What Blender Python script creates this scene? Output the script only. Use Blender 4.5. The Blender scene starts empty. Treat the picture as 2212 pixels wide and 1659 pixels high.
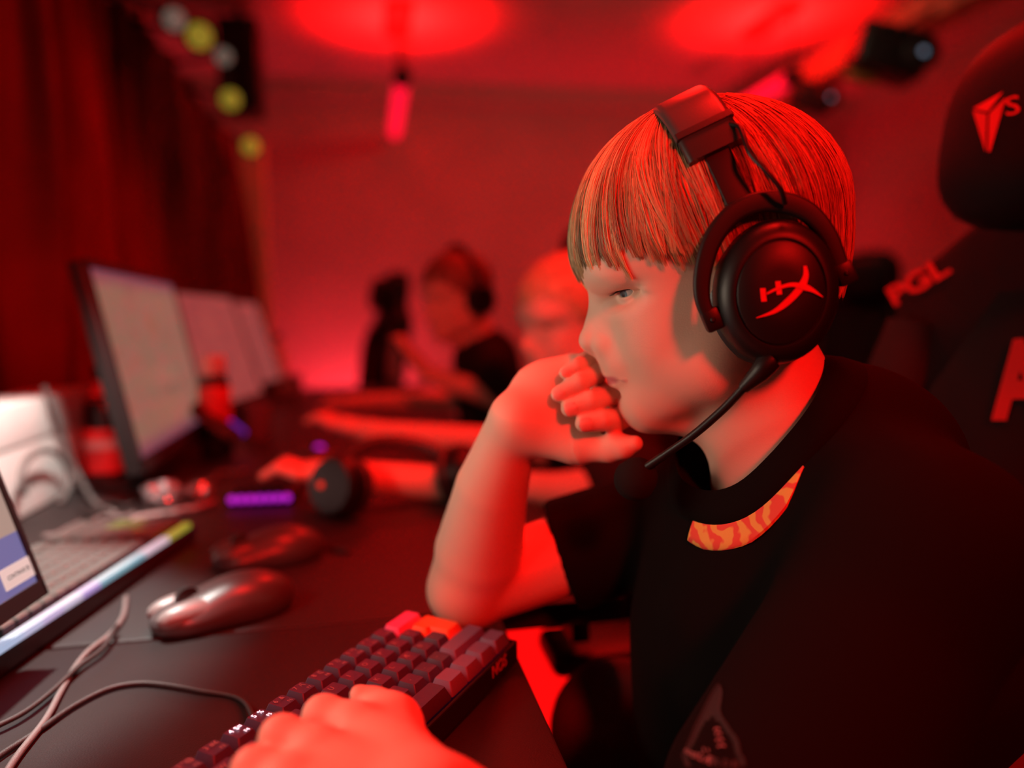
import bpy, bmesh, math, random
import numpy as np
from mathutils import Vector, Matrix

random.seed(7)
rng = np.random.default_rng(7)
S = bpy.context.scene
COL = S.collection

# ------------------------------------------------------------------ camera
FPX, CX, CY = 1660.0, 1106.0, 829.5           # photograph taken as 2212 x 1659
YAW, PITCH, ROLL = 0.1828, 0.0812, 0.02
CAM_Z = 1.010
DESK_Z = CAM_Z - 0.268                         # top of the long desk
_f = np.array([math.sin(YAW) * math.cos(PITCH), math.cos(YAW) * math.cos(PITCH), -math.sin(PITCH)])
_r0 = np.array([math.cos(YAW), -math.sin(YAW), 0.0])
_d0 = np.cross(_f, _r0)
_r = math.cos(ROLL) * _r0 + math.sin(ROLL) * _d0
_d = -math.sin(ROLL) * _r0 + math.cos(ROLL) * _d0
CAM = np.array([0.0, 0.0, CAM_Z])
cam_data = bpy.data.cameras.new('camera')
cam = bpy.data.objects.new('camera', cam_data)
COL.objects.link(cam)
M = Matrix.Identity(4)
for i in range(3):
    M[i][0], M[i][1], M[i][2], M[i][3] = _r[i], -_d[i], -_f[i], CAM[i]
cam.matrix_world = M
cam_data.sensor_fit = 'HORIZONTAL'
cam_data.sensor_width = 36.0
cam_data.lens = FPX / 2212.0 * 36.0
cam_data.clip_start = 0.02
cam_data.dof.use_dof = True
cam_data.dof.focus_distance = 0.488
cam_data.dof.aperture_fstop = 2.0
S.camera = cam

# ------------------------------------------------------------------ world, view, big lights
world = bpy.data.worlds.new('world')
S.world = world
world.use_nodes = True
world.node_tree.nodes['Background'].inputs['Color'].default_value = (0.9, 0.28, 0.2, 1)
world.node_tree.nodes['Background'].inputs['Strength'].default_value = 0.012
S.view_settings.view_transform = 'Standard'
S.view_settings.look = 'None'
S.view_settings.gamma = 1.0
S.view_settings.use_curve_mapping = False
S.view_settings.exposure = 0.0


def add_light(name, kind, loc, target, power, color, size=0.2, size_y=None, spot=60, blend=0.5, parent=None):
    ld = bpy.data.lights.new(name, kind)
    ld.energy = power
    ld.color = color
    if kind == 'AREA':
        ld.size = size
        if size_y:
            ld.shape = 'RECTANGLE'
            ld.size_y = size_y
    else:
        ld.shadow_soft_size = size
    if kind == 'SPOT':
        ld.spot_size = math.radians(spot)
        ld.spot_blend = blend
    o = bpy.data.objects.new(name, ld)
    COL.objects.link(o)
    o.location = loc
    dv = Vector(target) - Vector(loc)
    o.rotation_euler = dv.to_track_quat('-Z', 'Y').to_euler()
    return o


RED = (1.0, 0.006, 0.004)
WARM = (1.0, 0.62, 0.42)
# red stage lamps above and behind the photographer, and over the row
add_light('red_stage_light', 'SPOT', (0.28, -1.3, 1.95), (0.2, 0.6, 0.98), 205, RED, 0.12, spot=48)
add_light('red_overhead_light', 'SPOT', (0.36, 0.50, 2.5), (0.22, 0.58, 0.9), 160, RED, 0.22, spot=70)
add_light('red_row_light', 'SPOT', (0.75, 2.1, 2.5), (0.0, 1.7, 0.8), 90, RED, 0.12, spot=100)
# unseen warm fill without a fixture, added to lift the far wall
add_light('far_wall_fill', 'AREA', (1.5, 2.6, 2.5), (1.2, 5.4, 1.8), 4.0, WARM, 0.5)
# free-hanging white spot, added to brighten the left part of the desk
add_light('white_desk_fill', 'SPOT', (-0.33, 0.78, 1.50), (-0.39, 0.68, 0.75), 85, (1.0, 0.95, 0.88), 0.03, spot=42, blend=0.45)
add_light('white_box_fill', 'SPOT', (-0.10, 0.62, 1.55), (-0.50, 1.10, 0.80), 95, (1.0, 0.94, 0.86), 0.03, spot=30, blend=0.5)  # second added spot with no lamp body, whitens the box front

# ------------------------------------------------------------------ pixel helpers
def ray(px, py):
    v = _f + _r * ((px - CX) / FPX) + _d * ((py - CY) / FPX)
    return v


def at_depth(px, py, dep):
    """point seen at a pixel, dep metres along the camera axis"""
    return CAM + ray(px, py) * dep


def on_z(px, py, z):
    v = ray(px, py)
    return CAM + v * ((z - CAM[2]) / v[2])


def on_x(px, py, x):
    v = ray(px, py)
    return CAM + v * ((x - CAM[0]) / v[0])


def on_y(px, py, y):
    v = ray(px, py)
    return CAM + v * ((y - CAM[1]) / v[1])


def on_plane(px, py, o, n):
    v = ray(px, py)
    return CAM + v * (np.dot(o - CAM, n) / np.dot(v, n))


def nrm(v):
    v = np.asarray(v, float)
    return v / np.linalg.norm(v)


# ------------------------------------------------------------------ materials
MATS = {}


def mat(name, color=(0.5, 0.5, 0.5), rough=0.5, metal=0.0, spec=0.5, emit=None, emit_s=0.0, noise=0.0, nscale=40.0,
        bump=0.0, bscale=200.0, sss=0.0, coat=0.0, sheen=0.0):
    if name in MATS:
        return MATS[name]
    m = bpy.data.materials.new(name)
    m.use_nodes = True
    nt = m.node_tree
    b = nt.nodes['Principled BSDF']
    b.inputs['Base Color'].default_value = (*color, 1)
    b.inputs['Roughness'].default_value = rough
    b.inputs['Metallic'].default_value = metal
    b.inputs['Specular IOR Level'].default_value = spec
    if sss:
        b.inputs['Subsurface Weight'].default_value = sss
        b.inputs['Subsurface Radius'].default_value = (0.008, 0.003, 0.0015)
        b.inputs['Subsurface Scale'].default_value = 1.0
    if coat:
        b.inputs['Coat Weight'].default_value = coat
    if sheen:
        b.inputs['Sheen Weight'].default_value = sheen
    if emit:
        b.inputs['Emission Color'].default_value = (*emit, 1)
        b.inputs['Emission Strength'].default_value = emit_s
    tc = None
    if noise or bump:
        tc = nt.nodes.new('ShaderNodeTexCoord')
    if noise:
        n = nt.nodes.new('ShaderNodeTexNoise')
        n.inputs['Scale'].default_value = nscale
        n.inputs['Detail'].default_value = 4
        nt.links.new(tc.outputs['Object'], n.inputs['Vector'])
        r = nt.nodes.new('ShaderNodeMapRange')
        r.inputs['From Min'].default_value = 0.3
        r.inputs['From Max'].default_value = 0.7
        r.inputs['To Min'].default_value = 1 - noise
        r.inputs['To Max'].default_value = 1 + noise
        nt.links.new(n.outputs['Fac'], r.inputs['Value'])
        mx = nt.nodes.new('ShaderNodeVectorMath')
        mx.operation = 'SCALE'
        mx.inputs[0].default_value = color
        nt.links.new(r.outputs['Result'], mx.inputs['Scale'])
        nt.links.new(mx.outputs['Vector'], b.inputs['Base Color'])
    if bump:
        n2 = nt.nodes.new('ShaderNodeTexNoise')
        n2.inputs['Scale'].default_value = bscale
        n2.inputs['Detail'].default_value = 3
        nt.links.new(tc.outputs['Object'], n2.inputs['Vector'])
        bp = nt.nodes.new('ShaderNodeBump')
        bp.inputs['Strength'].default_value = bump
        bp.inputs['Distance'].default_value = 0.002
        nt.links.new(n2.outputs['Fac'], bp.inputs['Height'])
        nt.links.new(bp.outputs['Normal'], b.inputs['Normal'])
    MATS[name] = m
    return m


# ------------------------------------------------------------------ object helpers
def tag(o, label=None, cat=None, group=None, kind=None):
    if label:
        o['label'] = label
    if cat:
        o['category'] = cat
    if group:
        o['group'] = group
    if kind:
        o['kind'] = kind
    return o


def world_of(o):
    if o.parent is None:
        return o.matrix_basis.copy()
    return world_of(o.parent) @ o.matrix_parent_inverse @ o.matrix_basis


def link(name, me, m=None, parent=None, smooth=True):
    o = bpy.data.objects.new(name, me)
    COL.objects.link(o)
    if m is not None:
        me.materials.clear()
        me.materials.append(m)
    if smooth is True:
        me.shade_smooth()
    elif smooth:
        me.shade_smooth()
        me.set_sharp_from_angle(angle=math.radians(smooth))
    if parent is not None:
        o.parent = parent
        o.matrix_parent_inverse = world_of(parent).inverted()
    return o


def empty(name, loc=(0, 0, 0)):
    o = bpy.data.objects.new(name, None)
    COL.objects.link(o)
    o.location = loc
    o.empty_display_size = 0.05
    return o


def pyd(name, v, f):
    me = bpy.data.meshes.new(name)
    me.from_pydata([tuple(float(c) for c in p) for p in v], [], [tuple(int(i) for i in q) for q in f])
    me.update()
    return me


class MB:
    """collects shapes into one mesh"""

    def __init__(self):
        self.v, self.f = [], []

    def add(self, v, f):
        n = len(self.v)
        self.v += [tuple(float(c) for c in p) for p in v]
        self.f += [tuple(i + n for i in q) for q in f]
        return self

    def box(self, c, size, ax=None, bev=0.0, seg=2):
        bm = bmesh.new()
        bmesh.ops.create_cube(bm, size=1.0)
        for vv in bm.verts:
            vv.co = Vector((vv.co.x * size[0], vv.co.y * size[1], vv.co.z * size[2]))
        if bev:
            bmesh.ops.bevel(bm, geom=list(bm.edges), offset=bev, segments=seg, profile=0.5, affect='EDGES')
        A = np.eye(3) if ax is None else np.array(ax, float)
        bm.verts.ensure_lookup_table()
        V = np.array([vv.co for vv in bm.verts]) @ A + np.asarray(c, float)
        F = [[q.index for q in ff.verts] for ff in bm.faces]
        bm.free()
        return self.add(V, F)

    def tube(self, pts, r, n=10, caps=True, flat=None):
        """pts path, r radius or list; flat=(axis, ratio) not used"""
        pts = [np.asarray(p, float) for p in pts]
        N = len(pts)
        rr = [r] * N if np.isscalar(r) else list(r)
        t0 = nrm(pts[1] - pts[0])
        up = np.array([0, 0, 1.0]) if abs(t0[2]) < 0.9 else np.array([1.0, 0, 0])
        a = nrm(np.cross(t0, up))
        V, F = [], []
        for i in range(N):
            t = pts[min(i + 1, N - 1)] - pts[max(i - 1, 0)]
            t = nrm(t)
            a = nrm(a - t * np.dot(a, t))
            b = np.cross(t, a)
            for k in range(n):
                an = 2 * math.pi * k / n
                V.append(pts[i] + (a * math.cos(an) + b * math.sin(an)) * rr[i])
        for i in range(N - 1):
            for k in range(n):
                k2 = (k + 1) % n
                F.append((i * n + k, i * n + k2, (i + 1) * n + k2, (i + 1) * n + k))
        if caps:
            F.append(tuple(range(n - 1, -1, -1)))
            F.append(tuple((N - 1) * n + k for k in range(n)))
        return self.add(V, F)

    def lathe(self, prof, o=(0, 0, 0), ax=None, n=32, caps=True, sq=(1, 1)):
        """prof [(r, h)], axis = third row of ax; sq stretches the two radial axes"""
        A = np.eye(3) if ax is None else np.array(ax, float)
        o = np.asarray(o, float)
        V, F = [], []
        for (r, h) in prof:
            for k in range(n):
                an = 2 * math.pi * k / n
                V.append(o + A[0] * (r * math.cos(an) * sq[0]) + A[1] * (r * math.sin(an) * sq[1]) + A[2] * h)
        for i in range(len(prof) - 1):
            for k in range(n):
                k2 = (k + 1) % n
                F.append((i * n + k, i * n + k2, (i + 1) * n + k2, (i + 1) * n + k))
        if caps:
            F.append(tuple(range(n - 1, -1, -1)))
            F.append(tuple((len(prof) - 1) * n + k for k in range(n)))
        return self.add(V, F)

    def prism(self, poly, o, ax, h):
        """polygon in the plane (ax[0], ax[1]) at o, raised h along ax[2]"""
        A = np.array(ax, float)
        o = np.asarray(o, float)
        n = len(poly)
        V = [o + A[0] * p[0] + A[1] * p[1] for p in poly] + [o + A[0] * p[0] + A[1] * p[1] + A[2] * h for p in poly]
        F = [tuple(range(n - 1, -1, -1)), tuple(range(n, 2 * n))]
        F += [(i, (i + 1) % n, n + (i + 1) % n, n + i) for i in range(n)]
        return self.add(V, F)

    def build(self, name, m, parent=None, smooth=35):
        me = pyd(name, self.v, self.f)
        bm = bmesh.new()
        bm.from_mesh(me)
        bmesh.ops.recalc_face_normals(bm, faces=list(bm.faces))
        bm.to_mesh(me)
        bm.free()
        return link(name, me, m, parent, smooth)


def spline(pts, n=12):
    """Catmull-Rom through points"""
    P = [np.asarray(p, float) for p in pts]
    P = [2 * P[0] - P[1]] + P + [2 * P[-1] - P[-2]]
    out = []
    for i in range(1, len(P) - 2):
        for k in range(n):
            t = k / n
            out.append(0.5 * ((2 * P[i]) + (-P[i - 1] + P[i + 1]) * t + (2 * P[i - 1] - 5 * P[i] + 4 * P[i + 1] - P[i + 2]) * t * t
                              + (-P[i - 1] + 3 * P[i] - 3 * P[i + 1] + P[i + 2]) * t ** 3))
    out.append(P[-2])
    return out


def text_mesh(txt, size, extrude=0.0, bold=0.0):
    cu = bpy.data.curves.new('txt', 'FONT')
    cu.body = txt
    cu.size = size
    cu.extrude = extrude
    cu.offset = bold
    cu.align_x = 'CENTER'
    cu.align_y = 'CENTER'
    cu.resolution_u = 3
    o = bpy.data.objects.new('txt', cu)
    COL.objects.link(o)
    dg = bpy.context.evaluated_depsgraph_get()
    me = bpy.data.meshes.new_from_object(o.evaluated_get(dg))
    bpy.data.objects.remove(o)
    bpy.data.curves.remove(cu)
    return me


def place_mesh(name, me, m, parent, o, ax, smooth=False):
    """mesh local xyz -> world rows ax at o, baked into the vertices"""
    A = np.array(ax, float)
    n = len(me.vertices)
    co = np.empty(n * 3)
    me.vertices.foreach_get('co', co)
    co = co.reshape(-1, 3) @ A + np.asarray(o, float)
    me.vertices.foreach_set('co', co.ravel())
    me.update()
    return link(name, me, m, parent, smooth)


# ------------------------------------------------------------------ smooth solids (for bodies)
class Frame:
    def __init__(self, o, ax, s=1.0):
        self.o, self.ax, self.s = np.asarray(o, float), np.array(ax, float), s

    def p(self, a, b, c):
        return self.o + (self.ax[0] * a + self.ax[1] * b + self.ax[2] * c) * self.s


class Solid:
    """list of rounded shapes blended into one surface"""

    def __init__(self):
        self.pr = []

    def cone(self, a, b, ra, rb=None, k=0.004, sub=False):
        rb = ra if rb is None else rb
        a, b = np.asarray(a, float), np.asarray(b, float)
        self.pr.append(('c', a, b, ra, rb, k, sub, (a + b) / 2, np.linalg.norm(a - b) / 2 + max(ra, rb)))
        return self

    def chain(self, pts, rr, k=0.004):
        for i in range(len(pts) - 1):
            self.cone(pts[i], pts[i + 1], rr[i], rr[i + 1], k)
        return self

    def ell(self, c, rad, ax=None, k=0.006, sub=False):
        A = np.eye(3) if ax is None else np.array(ax, float)
        self.pr.append(('e', np.asarray(c, float), A, np.asarray(rad, float), None, k, sub, np.asarray(c, float), max(rad)))
        return self

    @staticmethod
    def dist(pr, P):
        if pr[0] == 'c':
            a, b, ra, rb = pr[1:5]
            ab = b - a
            L = max(float(ab @ ab), 1e-12)
            t = np.clip(((P - a) @ ab) / L, 0, 1)
            q = P - a - t[:, None] * ab
            return np.sqrt(np.einsum('ij,ij->i', q, q)) - (ra + (rb - ra) * t)
        q = (P - pr[1]) @ pr[2].T
        r = pr[3]
        q = q / r
        k0 = np.sqrt(np.einsum('ij,ij->i', q, q))
        q = q / r
        k1 = np.sqrt(np.einsum('ij,ij->i', q, q))
        return k0 * (k0 - 1.0) / np.maximum(k1, 1e-9)

    def eval(self, P, prs=None):
        d = np.full(len(P), 0.06)
        for pr in (self.pr if prs is None else prs):
            k, sub = pr[5], pr[6]
            q = P - pr[7]
            dc = np.sqrt(np.einsum('ij,ij->i', q, q)) - pr[8]
            idx = np.nonzero(dc < 0.012 + k)[0]
            if not len(idx):
                continue
            q = self.dist(pr, P[idx])
            a = d[idx]
            if sub:
                h = np.maximum(k - np.abs(a + q), 0) / k
                d[idx] = np.maximum(a, -q) + h * h * k * 0.25
            else:
                h = np.maximum(k - np.abs(a - q), 0) / k
                d[idx] = np.minimum(a, q) - h * h * k * 0.25
        return d

    def grid(self, res):
        lo = np.min([pr[7] - pr[8] for pr in self.pr if not pr[6]], axis=0) - 3 * res
        hi = np.max([pr[7] + pr[8] for pr in self.pr if not pr[6]], axis=0) + 3 * res
        n = np.ceil((hi - lo) / res).astype(int) + 1
        D = np.full(n, 0.06, np.float32)
        B = 12
        hd = B * res * 0.87
        cs = np.array([pr[7] for pr in self.pr])
        rs = np.array([pr[8] + pr[5] for pr in self.pr])
        for i in range(0, n[0], B):
            for j in range(0, n[1], B):
                for k in range(0, n[2], B):
                    e = np.minimum(np.array([i, j, k]) + B, n)
                    c = lo + (np.array([i, j, k]) + e - 1) * 0.5 * res
                    near = np.nonzero(np.linalg.norm(cs - c, axis=1) - rs < hd + 0.012)[0]
                    if not len(near):
                        continue
                    prs = [self.pr[q] for q in near]
                    d0 = self.eval(c[None], prs)[0]
                    if abs(d0) > hd * 1.25 + 0.004:
                        D[i:e[0], j:e[1], k:e[2]] = d0
                        continue
                    X = np.stack(np.meshgrid(*[lo[q] + np.arange([i, j, k][q], e[q]) * res for q in range(3)], indexing='ij'), -1)
                    D[i:e[0], j:e[1], k:e[2]] = self.eval(X.reshape(-1, 3), prs).reshape(X.shape[:3])
        return lo, D

    def mesh(self, res, smooth_it=2, project=True):
        lo, D = self.grid(res)
        V, F = surface_nets(D)
        V = lo + V * res
        if project:
            V = self.project(V)
        if smooth_it:
            V = laplace(V, F, smooth_it)
        return V, F

    def project(self, V, it=2):
        e = 0.0004
        c = V.mean(0)
        R = np.linalg.norm(V - c, axis=1).max()
        prs = [p for p in self.pr if np.linalg.norm(p[7] - c) - p[8] - p[5] < R + 0.004]
        for _ in range(it):
            d = self.eval(V, prs)
            g = np.stack([self.eval(V + e * np.eye(3)[q], prs) - d for q in range(3)], 1) / e
            gl = np.maximum((g * g).sum(1), 0.2)
            V = V - g * np.clip(d / gl, -0.004, 0.004)[:, None]
        return V


def surface_nets(D):
    s = D < 0
    nx, ny, nz = D.shape
    c = np.zeros((nx - 1, ny - 1, nz - 1), np.uint8)
    offs = [(i, j, k) for i in (0, 1) for j in (0, 1) for k in (0, 1)]
    for (i, j, k) in offs:
        c += s[i:nx - 1 + i, j:ny - 1 + j, k:nz - 1 + k]
    act = np.argwhere((c > 0) & (c < 8))
    idx = -np.ones(c.shape, np.int32)
    idx[act[:, 0], act[:, 1], act[:, 2]] = np.arange(len(act))
    acc = np.zeros((len(act), 3))
    cnt = np.zeros(len(act))
    for a in offs:
        for ax in range(3):
            if a[ax]:
                continue
            b = list(a)
            b[ax] = 1
            d0 = D[act[:, 0] + a[0], act[:, 1] + a[1], act[:, 2] + a[2]]
            d1 = D[act[:, 0] + b[0], act[:, 1] + b[1], act[:, 2] + b[2]]
            m = (d0 < 0) != (d1 < 0)
            t = np.where(m, d0 / np.where(m, d0 - d1, 1), 0)
            pt = np.array(a, float)[None] + np.eye(3)[ax][None] * t[:, None]
            acc[m] += pt[m]
            cnt[m] += 1
    V = act + acc / cnt[:, None]
    F = []
    for ax in range(3):
        u, v = (ax + 1) % 3, (ax + 2) % 3
        sl0 = [slice(None)] * 3
        sl1 = [slice(None)] * 3
        sl0[ax] = slice(0, -1)
        sl1[ax] = slice(1, None)
        e = np.argwhere(s[tuple(sl0)] != s[tuple(sl1)])
        ok = (e[:, u] > 0) & (e[:, v] > 0) & (e[:, u] < D.shape[u] - 1) & (e[:, v] < D.shape[v] - 1)
        e = e[ok]
        flip = s[e[:, 0], e[:, 1], e[:, 2]]
        du, dv = np.eye(3, dtype=int)[u], np.eye(3, dtype=int)[v]
        q = [e - du - dv, e - dv, e, e - du]
        q = np.stack([idx[w[:, 0], w[:, 1], w[:, 2]] for w in q], 1)
        q = np.where(flip[:, None], q, q[:, ::-1])
        F.append(q)
    return V, np.concatenate(F)


def laplace(V, F, it, lam=0.5):
    F = np.asarray(F)
    nc = F.shape[1]
    e = np.concatenate([F[:, [i, (i + 1) % nc]] for i in range(nc)])
    e = np.concatenate([e, e[:, ::-1]])
    n = len(V)
    deg = np.maximum(np.bincount(e[:, 0], minlength=n), 1)
    for _ in range(it):
        a = np.stack([np.bincount(e[:, 0], weights=V[e[:, 1], q], minlength=n) for q in range(3)], 1) / deg[:, None]
        V = V + lam * (a - V)
    return V


def fast_mesh(name, V, F):
    me = bpy.data.meshes.new(name)
    F = np.asarray(F, np.int32)
    nc = F.shape[1]
    me.vertices.add(len(V))
    me.vertices.foreach_set('co', np.asarray(V, np.float32).ravel())
    me.loops.add(F.size)
    me.loops.foreach_set('vertex_index', F.ravel())
    me.polygons.add(len(F))
    me.polygons.foreach_set('loop_start', np.arange(0, F.size, nc, dtype=np.int32))
    me.polygons.foreach_set('loop_total', np.full(len(F), nc, np.int32))
    me.update(calc_edges=True)
    return me

# ------------------------------------------------------------------ the room
X0, X1, Y0, Y1, ZC = -1.9, 3.6, -2.6, 5.4, 2.62
M_WALL = mat('wall_paint', (0.50, 0.42, 0.39), 0.85, spec=0.2, noise=0.05, nscale=3)
M_CEIL = mat('ceiling_paint', (0.66, 0.58, 0.54), 0.9, spec=0.15, noise=0.04, nscale=5)
M_FLOOR = mat('floor_vinyl', (0.42, 0.36, 0.34), 0.45, spec=0.4, noise=0.15, nscale=6)
M_WOOD = mat('pale_wood', (0.45, 0.28, 0.15), 0.6, noise=0.3, nscale=14)
M_BLACK = mat('black_plastic', (0.010, 0.009, 0.009), 0.45, spec=0.4)
M_BLACKM = mat('black_metal', (0.018, 0.016, 0.016), 0.5, metal=0.3)


def slab(name, x0, x1, y0, y1, z0, z1, m, kind='structure'):
    o = MB().box(((x0 + x1) / 2, (y0 + y1) / 2, (z0 + z1) / 2), (x1 - x0, y1 - y0, z1 - z0)).build(name, m, None, False)
    o['kind'] = kind
    return o


slab('floor', X0 - .1, X1 + .1, Y0 - .1, Y1 + .1, -0.1, 0, M_FLOOR)
slab('ceiling', X0 - .1, X1 + .1, Y0 - .1, Y1 + .1, ZC, ZC + .1, M_CEIL)
slab('wall_far', X0 - .1, X1 + .1, Y1, Y1 + .1, 0, ZC, M_WALL)
slab('wall_right', X1, X1 + .1, Y0, Y1, 0, ZC, M_WALL)
slab('wall_left', X0 - .1, X0, Y0, Y1, 0, ZC, M_WALL)
slab('wall_near', X0 - .1, X1 + .1, Y0 - .1, Y0, 0, ZC, M_WALL)
slab('trim_1', X0, X1, Y1 - .10, Y1, ZC - .13, ZC, M_WALL)
# pale post that ends the curtain bay
slab('trim_2', -0.66, -0.54, 4.50, 4.62, 0, 2.02, mat('cream_paint', (0.72, 0.62, 0.38), 0.7))
# wooden beam along the right side, carrying the stage lamps
slab('trim_3', 2.55, 2.70, 1.4, Y1 - .1, 2.34, 2.48, M_WOOD)

# red lamp tubes hung under the ceiling
M_TUBE = mat('red_tube', (0.9, 0.05, 0.05), 0.4, emit=(1.0, 0.004, 0.035), emit_s=1.15)


def tube_lamp(x, ya, yb, z, label, power):
    r = empty('tube_lamp', (x, (ya + yb) / 2, z))
    tag(r, label, 'lamp', 'red tube lamps under the ceiling')
    MB().tube([(x, ya, z), (x, yb, z)], 0.040, 14).build('tube', M_TUBE, r, 50)
    for y in (ya, yb):
        MB().lathe([(0.043, -.03), (0.046, -.02), (0.046, .02), (0.043, .03)], (x, y, z), [(1, 0, 0), (0, 0, 1), (0, 1, 0)], 14).build('end_cap', M_BLACKM, r, 50)
    ym = (ya + yb) / 2 - 0.35
    for dy in (-.22, .22):
        MB().tube([(x, ym + dy, z), (x, ym + dy, ZC - .02)], 0.006, 8).build('hanger', M_BLACKM, r, 50)
    MB().box((x, ym, ZC - .018), (.14, .42, .034), None, .006).build('ceiling_mount', mat('mount_red', (0.25, 0.03, 0.03), 0.6), r)
    li = add_light('tube_glow', 'SPOT', (x, ym, ZC - 0.30), (x, ym, ZC), power, (1.0, 0.002, 0.002), 0.05, spot=142, blend=0.9)
    li.parent = r
    li.matrix_parent_inverse = r.matrix_basis.inverted()
    return r


tA, tB = at_depth(893, 180, 4.05), at_depth(850, 322, 5.1)
tube_lamp(0.21, 4.0, 5.15, 2.24, 'red glowing tube lamp hanging in the middle of the room', 150)
tube_lamp(2.20, 3.75, 4.9, 2.24, 'red glowing tube lamp hanging above the boy, by the right-hand beam', 150)

# red flood lights standing on the floor by the far wall
M_FLOODLENS = mat('flood_lens', (0.8, 0.05, 0.08), 0.3, emit=(1.0, 0.01, 0.08), emit_s=1.6)
for (x, y, pw, col, lb) in ((-0.10, 4.85, 40, (1.0, 0.035, 0.06), 'red floor flood light shining up the far wall beside the pale post'),
                            (2.35, 4.85, 75, (1.0, 0.008, 0.02), 'red floor flood light shining up the far wall at the right')):
    r = empty('flood_light', (x, y, 0))
    tag(r, lb, 'lamp', 'floor flood lights')
    MB().box((x, y, .16), (.24, .14, .20), None, .02).build('housing', M_BLACKM, r)
    MB().box((x, y + .075, .17), (.19, .02, .15), None, .005).build('lens', M_FLOODLENS, r)
    MB().box((x, y, .02), (.28, .10, .035), None, .008).build('foot', M_BLACKM, r)
    li = add_light('flood_glow', 'SPOT', (x, y + .10, 0.30), (x, Y1, 0.95), pw, col, 0.10, spot=150, blend=0.8)
    li.parent = r
    li.matrix_parent_inverse = r.matrix_basis.inverted()

# stage lamps on the beam
M_LENSB = mat('lamp_lens_blue', (0.3, 0.35, 0.4), 0.2, emit=(0.35, 0.45, 0.62), emit_s=0.55)
for (px, py, dd, sz, lb) in ((1752, 212, 4.35, 0.20, 'black stage lamp with pale blue lens at the far end of the beam'),
                             (1915, 118, 3.45, 0.27, 'black stage lamp with pale blue lens, nearer and larger, on the beam')):
    c = at_depth(px, py, dd)
    r = empty('stage_lamp', tuple(c))
    tag(r, lb, 'lamp', 'stage lamps on the beam')
    ax = [nrm([1, -0.25, -0.3]), None, None]
    ax[2] = nrm(np.cross(ax[0], [0, 1, 0.1]))
    ax[1] = np.cross(ax[2], ax[0])
    MB().box(c, (sz * 1.15, sz * .8, sz * .75), ax, sz * .1, 3).build('housing', M_BLACK, r)
    lc = c + ax[0] * sz * .40 - ax[1] * sz * .42
    MB().lathe([(sz * .26, -.01), (sz * .28, .01), (sz * .22, .02)], lc, [ax[0], ax[2], -ax[1]], 20).build('lens_ring', M_BLACKM, r)
    MB().lathe([(sz * .20, 0), (sz * .14, .016), (0.001, .022)], lc, [ax[0], ax[2], -ax[1]], 20).build('lens', M_LENSB, r)
    MB().tube([c + ax[2] * sz * .35, np.array([2.62, c[1], 2.40])], 0.012, 8).build('bracket', M_BLACKM, r)
    MB().box(c - ax[0] * sz * .3 - ax[2] * sz * .45, (sz * .5, sz * .2, sz * .14), ax, .006).build('control_panel', mat('amber_panel', (0.30, 0.16, 0.03), 0.6), r)

# curtain of heavy dark red cloth behind the desk row
M_CURT = mat('curtain_cloth', (0.16, 0.020, 0.018), 0.85, spec=0.15, noise=0.25, nscale=5, bump=0.1, bscale=300)
RX, RZ = -0.70, 2.0


def curtain(name, y0, y1, label, ph, lean, m=None):
    V, F = [], []
    NY, NZ = int((y1 - y0) / 0.012), 26
    for i in range(NY + 1):
        y = y0 + (y1 - y0) * i / NY
        for j in range(NZ + 1):
            t = j / NZ
            z = 0.02 + (RZ - 0.05) * t
            w = 0.028 + 0.022 * (1 - t)
            f = math.sin(y * 34 + ph + 0.8 * math.sin(y * 7.3 + ph)) + 0.35 * math.sin(y * 71 + 2 * ph)
            x = RX + w * f + lean * (1 - t) * min(1.0, max(0.0, (y - 3.5) / 0.9)) + 0.02 * math.sin(z * 3 + y * 5)
            V.append((x, y + 0.02 * math.sin(z * 4 + i * 0.3), z))
    for i in range(NY):
        for j in range(NZ):
            a = i * (NZ + 1) + j
            F.append((a, a + 1, a + NZ + 2, a + NZ + 1))
    o = MB().add(V, F).build(name, m or M_CURT, None, True)
    md = o.modifiers.new('cloth', 'SOLIDIFY')
    md.thickness = 0.004
    tag(o, label, 'curtain', 'dark red curtains behind the desk')
    return o


curtain('curtain', 0.10, 1.66, 'dark brown curtain nearest the camera, at the left edge', 0.4, 0.0, mat('brown_curtain_cloth', (0.038, 0.020, 0.013), 0.9, spec=0.1, noise=0.2, nscale=5))
curtain('curtain', 1.68, 2.95, 'dark red curtain behind the tall monitor', 1.7, 0.0)
curtain('curtain', 2.97, 4.42, 'dark red curtain at the far end beside the pale post', 3.1, 0.2)
rail = MB().tube([(RX, -0.2, RZ), (RX, 4.56, RZ)], 0.014, 10).build('curtain_rail', M_BLACKM, None, 50)
tag(rail, 'dark metal rail carrying the red curtains', 'rail')

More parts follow.
